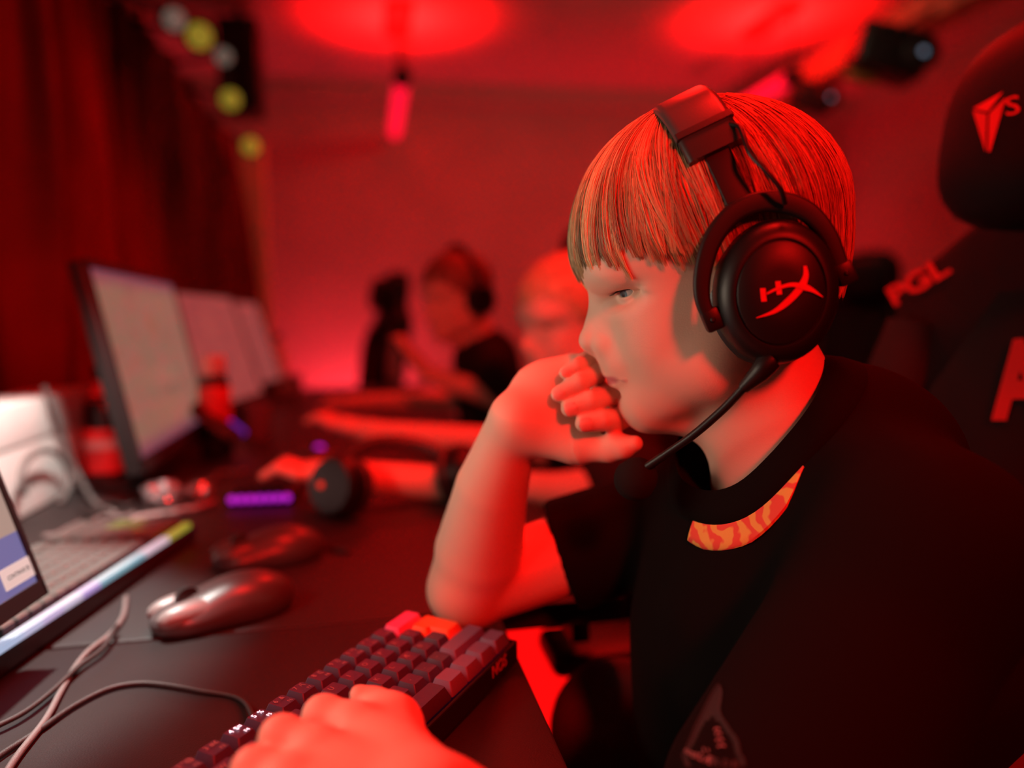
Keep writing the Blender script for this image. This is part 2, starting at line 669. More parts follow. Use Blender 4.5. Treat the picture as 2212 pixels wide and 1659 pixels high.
# little clip lamps along the rail
M_YEL = mat('bulb_yellow', (0.6, 0.5, 0.1), 0.4, emit=(0.80, 0.62, 0.06), emit_s=0.26)
M_GREYB = mat('bulb_grey', (0.5, 0.45, 0.4), 0.4, emit=(0.5, 0.42, 0.34), emit_s=0.2)
for (px, py, y, yel, lb) in ((376, 42, 2.45, 0, 'small clip lamp with whitish bulb, first on the curtain rail'),
                             (430, 78, 2.75, 1, 'small clip lamp with bright yellow bulb on the curtain rail'),
                             (482, 122, 3.15, 0, 'small clip lamp with pinkish grey bulb on the curtain rail'),
                             (497, 215, 3.45, 1, 'small clip lamp with dull yellow bulb in the middle of the rail'),
                             (541, 316, 4.0, 1, 'small clip lamp with yellow bulb at the far end of the rail')):
    c = on_y(px, py, y)
    r = empty('clip_lamp', tuple(c))
    tag(r, lb, 'lamp', 'clip lamps on the curtain rail')
    d = nrm(CAM - c + np.array([0.4, 0, 0]))
    u = nrm(np.cross(d, (0, 0, 1)))
    A = [u, np.cross(d, u), d]
    sc = 0.044 if yel else 0.034
    MB().lathe([(sc * .5, -sc * 2.2), (sc * .95, -sc * 1.6), (sc * 1.15, sc * .2), (sc * 1.05, sc * .25)], c, A, 18).build('shade', M_BLACK, r, 50)
    MB().lathe([(sc * .95, sc * .2), (sc * .8, sc * .55), (sc * .4, sc * .8), (0.001, sc * .86)], c, A, 18).build('bulb', M_YEL if yel else M_GREYB, r, True)
    MB().tube([c - d * sc * 1.8, (RX, c[1], RZ)], 0.009, 8).build('arm', M_BLACKM, r)
    MB().box((RX, c[1], RZ), (.05, .06, .07), None, .008).build('clip', M_BLACK, r)
# black loudspeaker above the rail at the far end
c = at_depth(522, 150, 3.9)
sp = empty('loudspeaker', tuple(c))
tag(sp, 'black loudspeaker mounted high beside the clip lamps', 'speaker')
MB().box(c, (.20, .22, .46), None, .02).build('cabinet', M_BLACK, sp)
for dz, rr in ((-.08, .075), (.12, .04)):
    MB().lathe([(rr, 0), (rr * .95, .012), (rr * .5, -.01), (.001, .0)], c + np.array([0.0, -.112, dz]), [(1, 0, 0), (0, 0, 1), (0, -1, 0)], 20).build('cone', M_BLACKM, sp)
MB().tube([c + np.array([0, 0, .2]), (c[0], c[1], ZC)], 0.02, 8).build('ceiling_bracket', M_BLACKM, sp)

# ------------------------------------------------------------------ the long desk
dx = float(np.mean([on_z(1112, 1392, DESK_Z)[0], on_z(1215, 1635, DESK_Z)[0]]))
DESK_X1 = dx
M_DESK = mat('desk_top', (0.018, 0.015, 0.015), 0.45, spec=0.35, noise=0.12, nscale=8, bump=0.15, bscale=900)
DESK_SPLIT = 0.695
for (ya, yb, x1_, lb) in ((-0.5, DESK_SPLIT - .004, dx, 'near black desk carrying the small keyboard and the near monitor'),
                          (DESK_SPLIT, 3.4, 0.235, 'far black desk, standing further forward, with the row of monitors')):
    desk = empty('desk', (-0.2, (ya + yb) / 2, 0))
    tag(desk, lb, 'desk', 'desks of the player row')
    MB().box(((-0.58 + x1_) / 2, (ya + yb) / 2, DESK_Z - .0125), (x1_ + .58, yb - ya, .025), None, .003).build('desk_top', M_DESK, desk)
    MB().box((x1_ - .03, (ya + yb) / 2, DESK_Z - .045), (.02, yb - ya - .1, .04), None, .002).build('front_rail', M_BLACKM, desk)
    for y in (ya + (.08 if ya < 0 else .95), yb - .08):
        for x in (-0.53, x1_ - .08):
            MB().box((x, y, (DESK_Z - .025) / 2), (.05, .05, DESK_Z - .025), None, .004).build('leg', M_BLACKM, desk)


# ------------------------------------------------------------------ gaming chairs
M_CH = mat('chair_leather', (0.008, 0.007, 0.0075), 0.6, spec=0.25, bump=0.1, bscale=700)
M_CHG = mat('chair_grey_cloth', (0.022, 0.020, 0.020), 0.9, spec=0.15, bump=0.3, bscale=1500)
M_CHR = mat('chair_red_trim', (0.45, 0.02, 0.02), 0.5)
M_CHPRINT = mat('chair_red_print', (0.78, 0.02, 0.02), 0.6)
CHAIR_MESH = {}


def chair_parts():
    """meshes of one chair; it faces -X, origin on the floor under the seat"""
    th = math.radians(9)
    bx_, bz_ = 0.20, 0.43
    up = np.array([math.sin(th), 0, math.cos(th)])
    nf = np.array([-math.cos(th), 0, math.sin(th)])          # towards the sitter
    B = lambda y, h, o=0.0: np.array([bx_, 0, bz_]) + up * h + np.array([0, y, 0]) + nf * o
    out = {}
    half = [(0.0, 0.0), (.19, 0.0), (.23, .08), (.245, .25), (.262, .48), (.268, .600), (.250, .628), (.152, .688), (.142, .71), (.146, .77), (.135, .83), (.095, .872), (0, .885)]
    full = half + [(-y, h) for (y, h) in reversed(half[1:-1])]
    bm = bmesh.new()
    vs = [bm.verts.new(B(y, h, -.05)) for (y, h) in full]
    f = bm.faces.new(vs)
    ex = bmesh.ops.extrude_face_region(bm, geom=[f])
    bmesh.ops.translate(bm, verts=[v for v in ex['geom'] if isinstance(v, bmesh.types.BMVert)], vec=Vector(nf * .085))
    bmesh.ops.recalc_face_normals(bm, faces=list(bm.faces))
    bmesh.ops.bevel(bm, geom=[e for e in bm.edges if e.calc_length() < 0.5 and abs(sum(ff.normal.dot(Vector(nf)) for ff in e.link_faces)) > 0.5],
                    offset=.022, segments=3, profile=.5, affect='EDGES')
    me = bpy.data.meshes.new('backrest')
    bm.to_mesh(me)
    bm.free()
    out['backrest'] = (me, M_CH)
    mb = MB()
    mb.tube([B(.215, .06, .030), B(.225, .25, .05), B(.225, .44, .05), B(.218, .57, .035)], [.03, .04, .042, .028], 12)
    out['side_bolster'] = (pyd('b1', mb.v, mb.f), M_CHG)
    mb2 = MB().add([(x, -y, z) for (x, y, z) in mb.v], [tuple(reversed(q)) for q in mb.f])
    out['side_bolster '] = (pyd('b2', mb2.v, mb2.f), M_CHG)
    pz = MB()
    pan = [(-.16, .05), (.16, .05), (.165, .3), (.17, .5), (.10, .60), (-.10, .60), (-.17, .5), (-.165, .3)]
    pz.prism(pan, B(0, 0, .034), [np.array([0, 1, 0]), up, nf], .008)
    out['centre_panel'] = (pyd('cp', pz.v, pz.f), M_CHG)
    for nm, sg in (('red_stripe', 1), ('red_stripe ', -1)):
        st = MB()
        st.prism([(sg * .172, .10), (sg * .186, .10), (sg * .190, .48), (sg * .176, .48)], B(0, 0, .034), [np.array([0, 1, 0]), up, nf], .012)
        out[nm] = (pyd('rs', st.v, st.f), M_CHR)
    s = Solid()
    s.ell((-.02, 0, .42), (.27, .25, .055), None, .03)
    s.cone((-.26, .22, .435), (.16, .22, .435), .05, .05, .03)
    s.cone((-.26, -.22, .435), (.16, -.22, .435), .05, .05, .03)
    V, F = s.mesh(0.014, 2, project=False)
    out['seat'] = (fast_mesh('seat', V, F), M_CH)
    for nm, sg in (('armrest', 1), ('armrest ', -1)):
        a = MB()
        a.box((-.03, sg * .285, .632), (.26, .09, .028), None, .012, 3)
        out[nm] = (pyd('arm', a.v, a.f), M_BLACK)
        a = MB()
        a.box((.02, sg * .28, .52), (.07, .03, .21), None, .006)
        a.box((.02, sg * .25, .445), (.07, .12, .025), None, .006)
        out['arm_post' + nm[7:]] = (pyd('armp', a.v, a.f), M_BLACKM)
    c = MB()
    c.tube([(0, 0, .10), (0, 0, .42)], .03, 14)
    out['gas_column'] = (pyd('col', c.v, c.f), M_BLACKM)
    for i in range(5):
        an = i * 2 * math.pi / 5 + .3
        a = MB()
        d = np.array([math.cos(an), math.sin(an), 0])
        a.tube([d * .02 + np.array([0, 0, .115]), d * .31 + np.array([0, 0, .085])], [.032, .02], 10)
        out['base_arm' + ' ' * i] = (pyd('ba', a.v, a.f), M_BLACKM)
        a = MB()
        sd = np.array([-d[1], d[0], 0])
        for q in (-.016, .016):
            a.lathe([(.02, -.008), (.03, -.006), (.03, .006), (.02, .008)], d * .31 + sd * q + np.array([0, 0, .031]), [d, (0, 0, 1), sd], 16)
        out['caster' + ' ' * i] = (pyd('ca', a.v, a.f), M_BLACK)
    return out, B, up, nf


CH_PARTS, CH_B, CH_UP, CH_NF = chair_parts()


def pillow_mesh():
    V, F = [], []
    n, m_ = 40, 14
    for j in range(m_ + 1):
        t = -math.pi / 2 + math.pi * j / m_
        ct, st_ = max(0.0, math.cos(t)) ** 0.55, math.copysign(abs(math.sin(t)) ** 0.8, math.sin(t))
        for i in range(n):
            a = 2 * math.pi * i / n
            ca, sa = math.cos(a), math.sin(a)
            q = (abs(ca) ** 2.9 + abs(sa) ** 2.9) ** (-1 / 2.9)
            y, h = .150 * ca * q * ct, .092 * sa * q * ct * (1 + 0.10 * abs(ca * q))
            V.append(CH_B(y, .742 + h, .075 + .046 * st_))
    for j in range(m_):
        for i in range(n):
            F.append((j * n + i, j * n + (i + 1) % n, (j + 1) * n + (i + 1) % n, (j + 1) * n + i))
    return MB().add(V, F)


def gaming_chair(loc, rz, label, pillow=True, stripe=True):
    r = empty('gaming_chair', loc)
    tag(r, label, 'chair', 'gaming chairs')
    for k, (me, m) in CH_PARTS.items():
        if k.strip() == 'red_stripe' and not stripe:
            continue
        o = bpy.data.objects.new(k.strip(), me)
        if not me.materials:
            me.materials.append(m)
            me.shade_smooth()
            me.set_sharp_from_angle(angle=math.radians(40))
        COL.objects.link(o)
        o.parent = r
    if pillow:
        if 'pillow' not in CHAIR_MESH:
            p = pillow_mesh()
            CHAIR_MESH['pillow'] = pyd('pillow', p.v, p.f)
            CHAIR_MESH['pillow'].materials.append(M_CH)
            CHAIR_MESH['pillow'].shade_smooth()
        o = bpy.data.objects.new('head_pillow', CHAIR_MESH['pillow'])
        COL.objects.link(o)
        o.parent = r
    r.rotation_euler = (0, 0, rz)
    return r

# ------------------------------------------------------------------ the boy at the near seat
HEAD_PX = (1540.0, 580.0)
_hr = ray(*HEAD_PX)
HO = CAM + _hr * 0.53                                   # head centre
HW = -nrm(_hr)                                          # towards the photographer
HU = nrm(_r - HW * np.dot(_r, HW))
HV = np.cross(HW, HU)
if HV[2] < 0:
    HV = -HV
HS = 0.5 * (np.linalg.norm(on_plane(1640, 580, HO, HW) - HO) + np.linalg.norm(on_plane(1540, 680, HO, HW) - HO)) / 100
_c, _s = math.cos(math.radians(13)), math.sin(math.radians(13))
_b, _y = _c * HU + _s * HV, math.radians(7)
HEAD = Frame(HO, [_b * math.cos(_y) - HW * math.sin(_y), _s * HU - _c * HV, HW * math.cos(_y) + _b * math.sin(_y)], HS)   # back, down, left


def hp(px, py, w=0.0):
    """point seen at a pixel on the plane w millimetres in front of the head's middle plane"""
    return on_plane(px, py, HO + HW * w * 0.001, HW)


def head_shapes(so, F, eyes=True, hair_only=False):
    s = F.s
    A = F.ax

    def E(b, d, w, rb, rd, rw, k=20, rot=0.0, sub=False, both=False):
        for sg in ((1, -1) if both else (1,)):
            c, q = math.cos(math.radians(rot)), math.sin(math.radians(rot))
            ax = [A[0] * c + A[1] * q, -A[0] * q + A[1] * c, A[2]]
            so.ell(F.p(b, d, w * sg), (rb * s, rd * s, rw * s), ax, k * s, sub)

    def C(p, q, r0, r1, k=12, both=False, sub=False):
        for sg in ((1, -1) if both else (1,)):
            so.cone(F.p(p[0], p[1], p[2] * sg), F.p(q[0], q[1], q[2] * sg), r0 * s, r1 * s, k * s, sub)

    E(-5, -95, 0, 262, 215, 222)                       # cranium
    E(-112, -72, 0, 170, 135, 192, 60)                 # forehead
    E(-105, 70, 0, 152, 175, 134, 60)                  # middle face
    E(-150, 175, 0, 118, 105, 92, 40)                 # muzzle
    E(-108, 116, 84, 98, 116, 80, 70, both=True)       # cheeks
    C((-195, 270, 24), (-40, 195, 116), 46, 54, 70, both=True)    # jaw
    C((-40, 195, 116), (20, 60, 150), 54, 50, 80, both=True)
    E(-205, 272, 0, 47, 47, 58, 30)                    # chin
    E(-120, 240, 0, 110, 70, 90, 40)                   # under the jaw
    C((-190, 286, 0), (-50, 345, 0), 34, 56, 40)
    E(-232, 11, 118, 80, 18, 50, 40, 0, sub=True, both=True)        # eye sockets
    E(-206, -42, 74, 56, 28, 70, 50, both=True)        # brow
    E(-18, 25, 96, 122, 130, 80, 70, both=True)        # temples
    C((-241, 2, 0), (-293, 92, 0), 22, 25, 26)         # nose bridge
    C((-236, 20, 16), (-258, 100, 26), 18, 22, 44, both=True)
    E(-296, 101, 0, 26, 24, 27, 12)                    # nose tip
    E(-261, 111, 33, 28, 21, 20, 16, both=True)        # nostril wings
    C((-230, 90, 50), (-236, 126, 50), 4, 5, 16, both=True, sub=True)   # crease behind the wings
    C((-296, 118, 0), (-266, 128, 0), 12, 14, 10)      # columella
    E(-283, 127, 19, 13, 8, 8, 4, sub=True, both=True)  # nostrils
    E(-240, 158, 0, 44, 44, 58, 40)                    # upper lip mound
    so_k = 7
    C((-268, 178, 0), (-262, 181, 30), 15, 13, so_k, both=True)     # upper lip
    C((-262, 181, 30), (-234, 194, 62), 13, 6, so_k, both=True)
    C((-260, 202, 0), (-254, 202, 28), 16.5, 14, so_k, both=True)     # lower lip
    C((-253, 201, 28), (-233, 197, 60), 13, 6, so_k, both=True)
    C((-290, 190, 0), (-266, 190, 30), 2.5, 2, 5, both=True, sub=True)   # mouth line
    C((-266, 190, 30), (-246, 196, 58), 2, 1.2, 4, both=True, sub=True)
    E(-272, 232, 0, 20, 12, 40, 18, sub=True)          # groove above the chin
    if eyes:
        E(-196, -24, 86, 36, 18, 48, 36, both=True)    # full upper lids
        for sg in (1, -1):
            E(-175, 8, 86 * sg, 40, 38, 40, 10)        # lids over the eyeball
            # opening between the lids
            dirv = (-math.cos(0.72), 0.0, sg * math.sin(0.72))
            ax2 = [A[0] * dirv[0] + A[2] * dirv[2], A[1], -A[0] * dirv[2] + A[2] * dirv[0]]
            so.ell(F.p(-175 + 38 * dirv[0], 9, 86 * sg + 38 * dirv[2]), (16 * s, 9.4 * s, 25 * s), ax2, 3 * s, True)


SKIN = None


def make_skin():
    m = mat('skin', (0.74, 0.50, 0.38), 0.55, spec=0.35, sss=0.12, bump=0.08, bscale=900)
    nt = m.node_tree
    b = nt.nodes['Principled BSDF']
    at = nt.nodes.new('ShaderNodeAttribute')
    at.attribute_name = 'tint'
    nt.links.new(at.outputs['Color'], b.inputs['Base Color'])
    return m


SKIN = make_skin()
body = Solid()
head_shapes(body, HEAD)
fs, fr = HEAD.s, HEAD
# ears, mostly under the ear cups
for sg in (1, -1):
    body.ell(fr.p(40, 60, 196 * sg), (34 * fs, 62 * fs, 18 * fs), fr.ax, 14 * fs)
# neck and upper trunk
NECK0, NECK1 = hp(1618, 770), hp(1735, 1010)
body.cone(NECK0, NECK1, 0.043, 0.047, 0.02)
body.cone(hp(1600, 840, 14), hp(1600, 1010, 10), 0.018, 0.016, 0.02)      # throat muscle
CH = at_depth(1690, 1390, 0.575)
body.cone(NECK1, CH, 0.044, 0.070, 0.03)
FS_ = at_depth(1455, 1118, 0.685)                       # far shoulder
NS_ = at_depth(1990, 1195, 0.435)                       # near shoulder
body.cone(hp(1740, 1030), FS_, 0.034, 0.034, 0.03)
body.cone(hp(1760, 1030), NS_, 0.034, 0.038, 0.03)
# far arm: elbow on the desk, forearm up to the mouth
EL = at_depth(1030, 1262, 0.672)
WR = at_depth(1120, 905, 0.572)
body.chain([FS_, EL], [0.038, 0.034], 0.012)
body.chain([at_depth(1022, 1268, 0.670), at_depth(1034, 1190, 0.652), at_depth(1062, 1055, 0.614), at_depth(1096, 952, 0.586), WR], [0.0345, 0.0375, 0.0295, 0.0222, 0.0212], 0.0008)
body.ell(at_depth(1000, 1275, 0.668), (0.028, 0.028, 0.026), None, 0.02)   # elbow tip
# far hand: a loose fist, palm to the camera, thumb below
PA = [HU * 0.80 - HV * 0.0 + HV * 0.35, -HU * 0.35 + HV * 0.85, HW]
PA = [nrm(PA[0]), nrm(PA[1]), HW]
body.cone(WR, hp(1168, 872, -6), 0.0215, 0.022, 0.006)
body.ell(hp(1192, 868, -8), (0.030, 0.032, 0.016), PA, 0.012)           # palm
body.cone(hp(1150, 838, -12), hp(1238, 790, -12), 0.013, 0.010, 0.010)  # little finger edge of the hand
body.cone(hp(1165, 905, 0), hp(1262, 940, -2), 0.018, 0.012, 0.012)
body.cone(hp(1172, 935, 4), hp(1243, 962, 6), 0.0175, 0.0145, 0.012)    # ball of the thumb
fing = [  # mcp, pip, dip, tip, radius
    ((1236, 792, -16), (1268, 777, 0), (1246, 790, 11), (1221, 805, 15), 0.0056),
    ((1245, 822, -16), (1287, 806, 0), (1252, 826, 16), (1207, 851, 21), 0.0070),
    ((1252, 862, -16), (1315, 852, 0), (1276, 866, 18), (1231, 882, 24), 0.0077),
    ((1262, 905, -14), (1337, 906, 2), (1302, 908, 19), (1262, 914, 25), 0.0079),
]
NAILS = []
for (a, b, c, d, r) in fing:
    P = [hp(*q) for q in (a, b, c, d)]
    body.chain([P[0], P[1]], [r * 1.2, r * 1.1], 0.004)
    body.chain([P[1], P[2], P[3]], [r * 1.08, r * 0.98, r * 0.86], 0.0015)
    NAILS.append((P[2], P[3], r))
TH = [hp(1243, 962, 6), hp(1316, 972, 10), hp(1345, 966, 13), hp(1371, 958, 15)]
body.chain(TH, [0.0140, 0.0088, 0.0082, 0.0060], 0.004)
body.ell(hp(1326, 955, 12), (0.0075, 0.0065, 0.0075), None, 0.005)
# near hand, lying on the left end of the small keyboard
KZ = DESK_Z + 0.032
KE = np.array([math.sin(0.5985), math.cos(0.5985), 0.0])      # along the key rows
KN = np.array([math.cos(0.5985), -math.sin(0.5985), 0.0])     # towards the boy
UP = np.array([0, 0, 1.0])
HZ = KZ + 0.036
kI = on_z(770, 1570, HZ)                                      # index knuckle
kM = on_z(690, 1626, HZ + 0.002)
kR = on_z(628, 1694, HZ)
kP = on_z(590, 1770, HZ - 0.006)
kn = [kI, kM, kR, kP]
wrist = on_z(925, 1775, KZ + 0.030)
hf = nrm((kM + kR) / 2 - wrist)                               # the way the hand points
hs = nrm(np.cross(hf, UP))                                    # towards the thumb
for i, q in enumerate(kn):
    body.cone(wrist + (q - (kM + kR) / 2) * 0.32, q, 0.0170, 0.0112, 0.012)
for i, q in enumerate(kn):
    L = (0.034, 0.037, 0.034, 0.027)[i]
    fd_ = nrm(hf * 0.75 - KN * 0.45)
    pip = q + fd_ * L * 0.62 + UP * (0.0, 0.001, 0.0, 0.0)[i]
    dip = pip + fd_ * 0.009 - UP * 0.014
    tip = dip + fd_ * 0.002 - UP * 0.012
    tip[2] = max(tip[2], KZ + 0.0075)
    body.chain([q, pip, dip, tip], [0.0115, 0.0095, 0.0082, 0.0068], 0.005)
tb0, tb1, tb2 = wrist + hs * 0.012 + hf * 0.012 - UP * 0.004, on_z(845, 1568, KZ + 0.026), on_z(806, 1524, KZ + 0.030)
body.chain([tb0, tb1, tb2], [0.0190, 0.0140, 0.0095], 0.012)
body.cone(tb2, on_z(775, 1500, KZ + 0.036), 0.0092, 0.0052, 0.004)
ELN = at_depth(1560, 2010, 0.375)
body.chain([wrist, wrist * 0.65 + ELN * 0.35, ELN], [0.0215, 0.028, 0.036], 0.014)
body.chain([ELN, NS_], [0.037, 0.042], 0.02)

bV, bF = body.mesh(0.0015, 2, project=False)
# the arms are smooth, without the small forms of face and hands
def seg_near(V, a, b, r):
    ab = b - a
    t = np.clip((V - a) @ ab / (ab @ ab), 0, 1)
    return np.linalg.norm(V - a - t[:, None] * ab, axis=1) < r


am = np.zeros(len(bV), bool)
for (a_, b_, r_) in ((at_depth(1022, 1268, 0.670), at_depth(1090, 975, 0.59), 0.062), (EL, FS_, 0.06), (wrist * 0.8 + ELN * 0.2, ELN, 0.06)):
    am |= seg_near(bV, a_, b_, r_)
bS = laplace(bV, bF, 26)
bV[am] = bS[am]
bV = laplace(bV, bF, 1)
bme = fast_mesh('person', bV, bF)
# finer mesh on the face
bm = bmesh.new()
bm.from_mesh(bme)
fc = Vector(HEAD.p(-225, 100, 70))
es = [e for e in bm.edges if (e.verts[0].co - fc).length < 0.048]
bmesh.ops.subdivide_edges(bm, edges=es, cuts=2, use_grid_fill=True)
bm.to_mesh(bme)
bm.free()
n = len(bme.vertices)
co = np.empty(n * 3)
bme.vertices.foreach_get('co', co)
co = co.reshape(-1, 3)
sel = np.nonzero(np.linalg.norm(co - np.array(fc), axis=1) < 0.050)[0]
co[sel] = body.project(co[sel], 2)
bme.vertices.foreach_set('co', co.ravel())
bme.update()
# soften the brow
lb = (co - HEAD.o) @ HEAD.ax.T / HEAD.s
bw = np.zeros(n)
for sg in (1, -1):
    q = (lb - np.array([-228, -20, 88 * sg])) / np.array([52, 20, 62])
    bw = np.maximum(bw, np.clip(1.4 - (q * q).sum(1), 0, 1))
ed_ = np.empty(len(bme.edges) * 2, np.int32)
bme.edges.foreach_get('vertices', ed_)
ed_ = ed_.reshape(-1, 2)
ed_ = ed_[(bw[ed_] > 0).any(1)]
ed_ = np.concatenate([ed_, ed_[:, ::-1]])
dg_ = np.maximum(np.bincount(ed_[:, 0], minlength=n), 1)
for _ in range(60):
    av = np.stack([np.bincount(ed_[:, 0], weights=co[ed_[:, 1], q], minlength=n) for q in range(3)], 1) / dg_[:, None]
    co = co + (av - co) * (0.6 * bw)[:, None]
bme.vertices.foreach_set('co', co.ravel())
bme.update()
# skin tint: lips, cheeks, lids, knuckles
loc = (co - HEAD.o) @ HEAD.ax.T / HEAD.s
base = np.array([0.74, 0.50, 0.38])
tint = np.tile(base, (n, 1))


def blob(cent, rad, col, amt, sharp=2.0):
    q = ((loc - np.array(cent)) / np.array(rad))
    w = np.clip(1.3 - (q * q).sum(1), 0, 1)
    w = np.minimum(w * sharp, 1)[:, None] * amt
    tint[:] = tint * (1 - w) + np.array(col) * w


blob((-258, 192, 0), (30, 16, 56), (0.58, 0.20, 0.22), 0.95)
blob((-233, 197, 55), (14, 7, 18), (0.50, 0.22, 0.22), 0.5)
blob((-225, 34, 86), (40, 16, 40), (0.62, 0.38, 0.30), 0.35)
blob((-215, -30, 92), (30, 12, 50), (0.56, 0.38, 0.26), 0.35)
at = bme.color_attributes.new('tint', 'FLOAT_COLOR', 'POINT')
at.data.foreach_set('color', np.c_[tint, np.ones(n)].astype(np.float32).ravel())
BOY = link('person', bme, SKIN)
tag(BOY, 'blond boy in black t-shirt resting his mouth on his fist, sharp in the foreground', 'person')

# eyes
for sg in (1, -1):
    ec = HEAD.p(-175, 8, 86 * sg)
    gz = 0.55 if sg > 0 else -0.1
    g = nrm(-HEAD.ax[0] * math.cos(gz) + HEAD.ax[2] * math.sin(gz) + HEAD.ax[1] * 0.10)
    gu = nrm(np.cross(g, HEAD.ax[1]))
    gv = np.cross(g, gu)
    R = 36.5 * HEAD.s
    prof = [(R * math.sin(a), R * math.cos(a)) for a in np.linspace(math.pi, 0.42, 16)]
    eye = MB().lathe(prof, ec, [gu, gv, g], 28).build('eye', mat('eye_white', (0.48, 0.43, 0.40), 0.12, spec=0.6), BOY, True)
    MB().lathe([(R * 0.41, R * 0.905), (R * 0.19, R * 0.955)], ec, [gu, gv, g], 28, caps=False).build('iris', mat('iris', (0.10, 0.17, 0.20), 0.25), eye)
    MB().lathe([(R * 0.2, R * 0.953), (0.0001, R * 0.958)], ec, [gu, gv, g], 24).build('pupil', mat('pupil', (0.004, 0.004, 0.004), 0.1), eye)
    lash = MB()
    for t in np.linspace(0, 1, 26):
        an = -0.1 + 1.35 * t
        dv = -HEAD.ax[0] * math.cos(an) + HEAD.ax[2] * sg * math.sin(an)
        p0 = ec + (dv * 38.5 - HEAD.ax[1] * (7.5 - 9 * abs(t - 0.45) ** 2)) * HEAD.s
        ln = 15 * (0.55 + 0.6 * math.sin(math.pi * min(1, t + 0.25))) * (1 - 0.55 * t)
        p1 = p0 + (dv * ln * 0.7 + HEAD.ax[1] * ln * 0.42 - HEAD.ax[0] * 1.5) * HEAD.s
        p2 = p1 + (dv * ln * 0.5 + HEAD.ax[1] * ln * 0.05) * HEAD.s
        lash.tube([p0, p1, p2], [1.5 * HEAD.s, 1.0 * HEAD.s, 0.3 * HEAD.s], 5)
    lash.build('eyelashes', mat('lash', (0.05, 0.028, 0.015), 0.6), BOY)

# finger nails
nailm = mat('nail', (0.78, 0.50, 0.42), 0.28, spec=0.5)
for i, (pd, pt, r) in enumerate(NAILS):
    t = nrm(pt - pd)
    nn = nrm(HW - t * np.dot(HW, t))
    sd = np.cross(t, nn)
    V, F = [], []
    for a in range(9):
        for b in range(9):
            u = (a / 8 - 0.5) * 2
            v = (b / 8 - 0.5) * 2
            wdt = 0.72 * math.sqrt(max(0.0, 1 - abs(u) ** 4)) + 0.04
            an = v * wdt
            V.append(pt + t * (u * r * 0.62 + r * 0.10) + (sd * math.sin(an) + nn * math.cos(an)) * r * (0.905 - 0.10 * max(u, 0) ** 2))
    F = [(a * 9 + b, a * 9 + b + 1, (a + 1) * 9 + b + 1, (a + 1) * 9 + b) for a in range(8) for b in range(8)]
    mb = MB().add(V, F)
    mb.build('fingernail', nailm, BOY, True)

# ------------------------------------------------------------------ hair
HC = np.array([8.0, -108.0, 0.0])
HR = np.array([300.0, 255.0, 250.0])
crown = nrm(np.array([-0.02, -1.0, 0.06]))
cu1 = nrm(np.cross(crown, [0, 0, 1.0]))          # points towards the forehead or nape
if cu1[0] > 0:
    cu1 = -cu1
cu2 = np.cross(crown, cu1)
LB = np.array([-310, -260, -200, -150, -76, -36, 30, 120, 200, 320.])
LD = np.array([-62, -50, -58, -62, -44, -20, 30, 60, 80, 90.])


def hair_paths(phi, th0, rho, endj, sway, K=16):
    """points (head frame) of many strands at once; phi around the crown, th0 start angle"""
    phi, th0, rho, endj, sway = [np.asarray(q, float)[:, None] for q in (phi, th0, rho, endj, sway)]
    T = 64
    f = np.linspace(0, 1, T)[None]
    th = th0 + (2.75 - th0) * f
    ph = phi + sway * np.sin(th * 2.2)
    q = np.cos(th)[..., None] * crown + np.sin(th)[..., None] * (np.cos(ph)[..., None] * cu1 + np.sin(ph)[..., None] * cu2)
    P = HC + HR * q * rho[..., None]
    fr_ = np.clip((P[..., 1] + 230) / 150, 0, 1) * np.clip((-P[..., 0] - 60) / 150, 0, 1)
    P[..., 0] -= 15 * fr_ ** 1.5
    lim = np.interp(P[..., 0], LB, LD) + endj
    over = (P[..., 1] > lim) & (th > 0.5)
    over[:, -1] = True
    e = np.maximum(over.argmax(1), 3)
    hang = (P[..., 1] > -60) & (P[..., 0] > 40)
    h = np.where(hang.any(1), hang.argmax(1), T)
    ii = np.arange(T)[None]
    n_ = np.arange(len(P))
    # behind the ear the hair hangs and tucks in towards the neck
    hj = np.minimum(h, T - 1)
    Pj = P[n_, hj]
    L = np.maximum(np.interp(Pj[:, 0], LB, LD) + endj[:, 0] - Pj[:, 1], 5)
    tt = np.clip((ii - hj[:, None]) / 14.0, 0, 1)
    tail = Pj[:, None] + np.stack([-0.05 * L[:, None] * tt - 0.22 * L[:, None] * tt ** 2, L[:, None] * tt,
                                   -0.05 * L[:, None] * tt * np.sign(Pj[:, 2])[:, None]], -1)
    use = (h < np.minimum(e, T - 1))
    P = np.where((use[:, None] & (ii >= h[:, None]))[..., None], tail, P)
    e = np.where(use, np.minimum(h + 14, T - 1), e)
    P = np.where((ii > e[:, None])[..., None], P[n_, e][:, None], P)
    sl = np.concatenate([np.zeros((len(P), 1)), np.cumsum(np.linalg.norm(np.diff(P, axis=1), axis=2), axis=1)], 1)
    out = np.empty((len(P), K, 3))
    for m in range(len(P)):
        t = np.linspace(0, sl[m, -1], K)
        for c in range(3):
            out[m, :, c] = np.interp(t, sl[m], P[m, :, c])
    return out


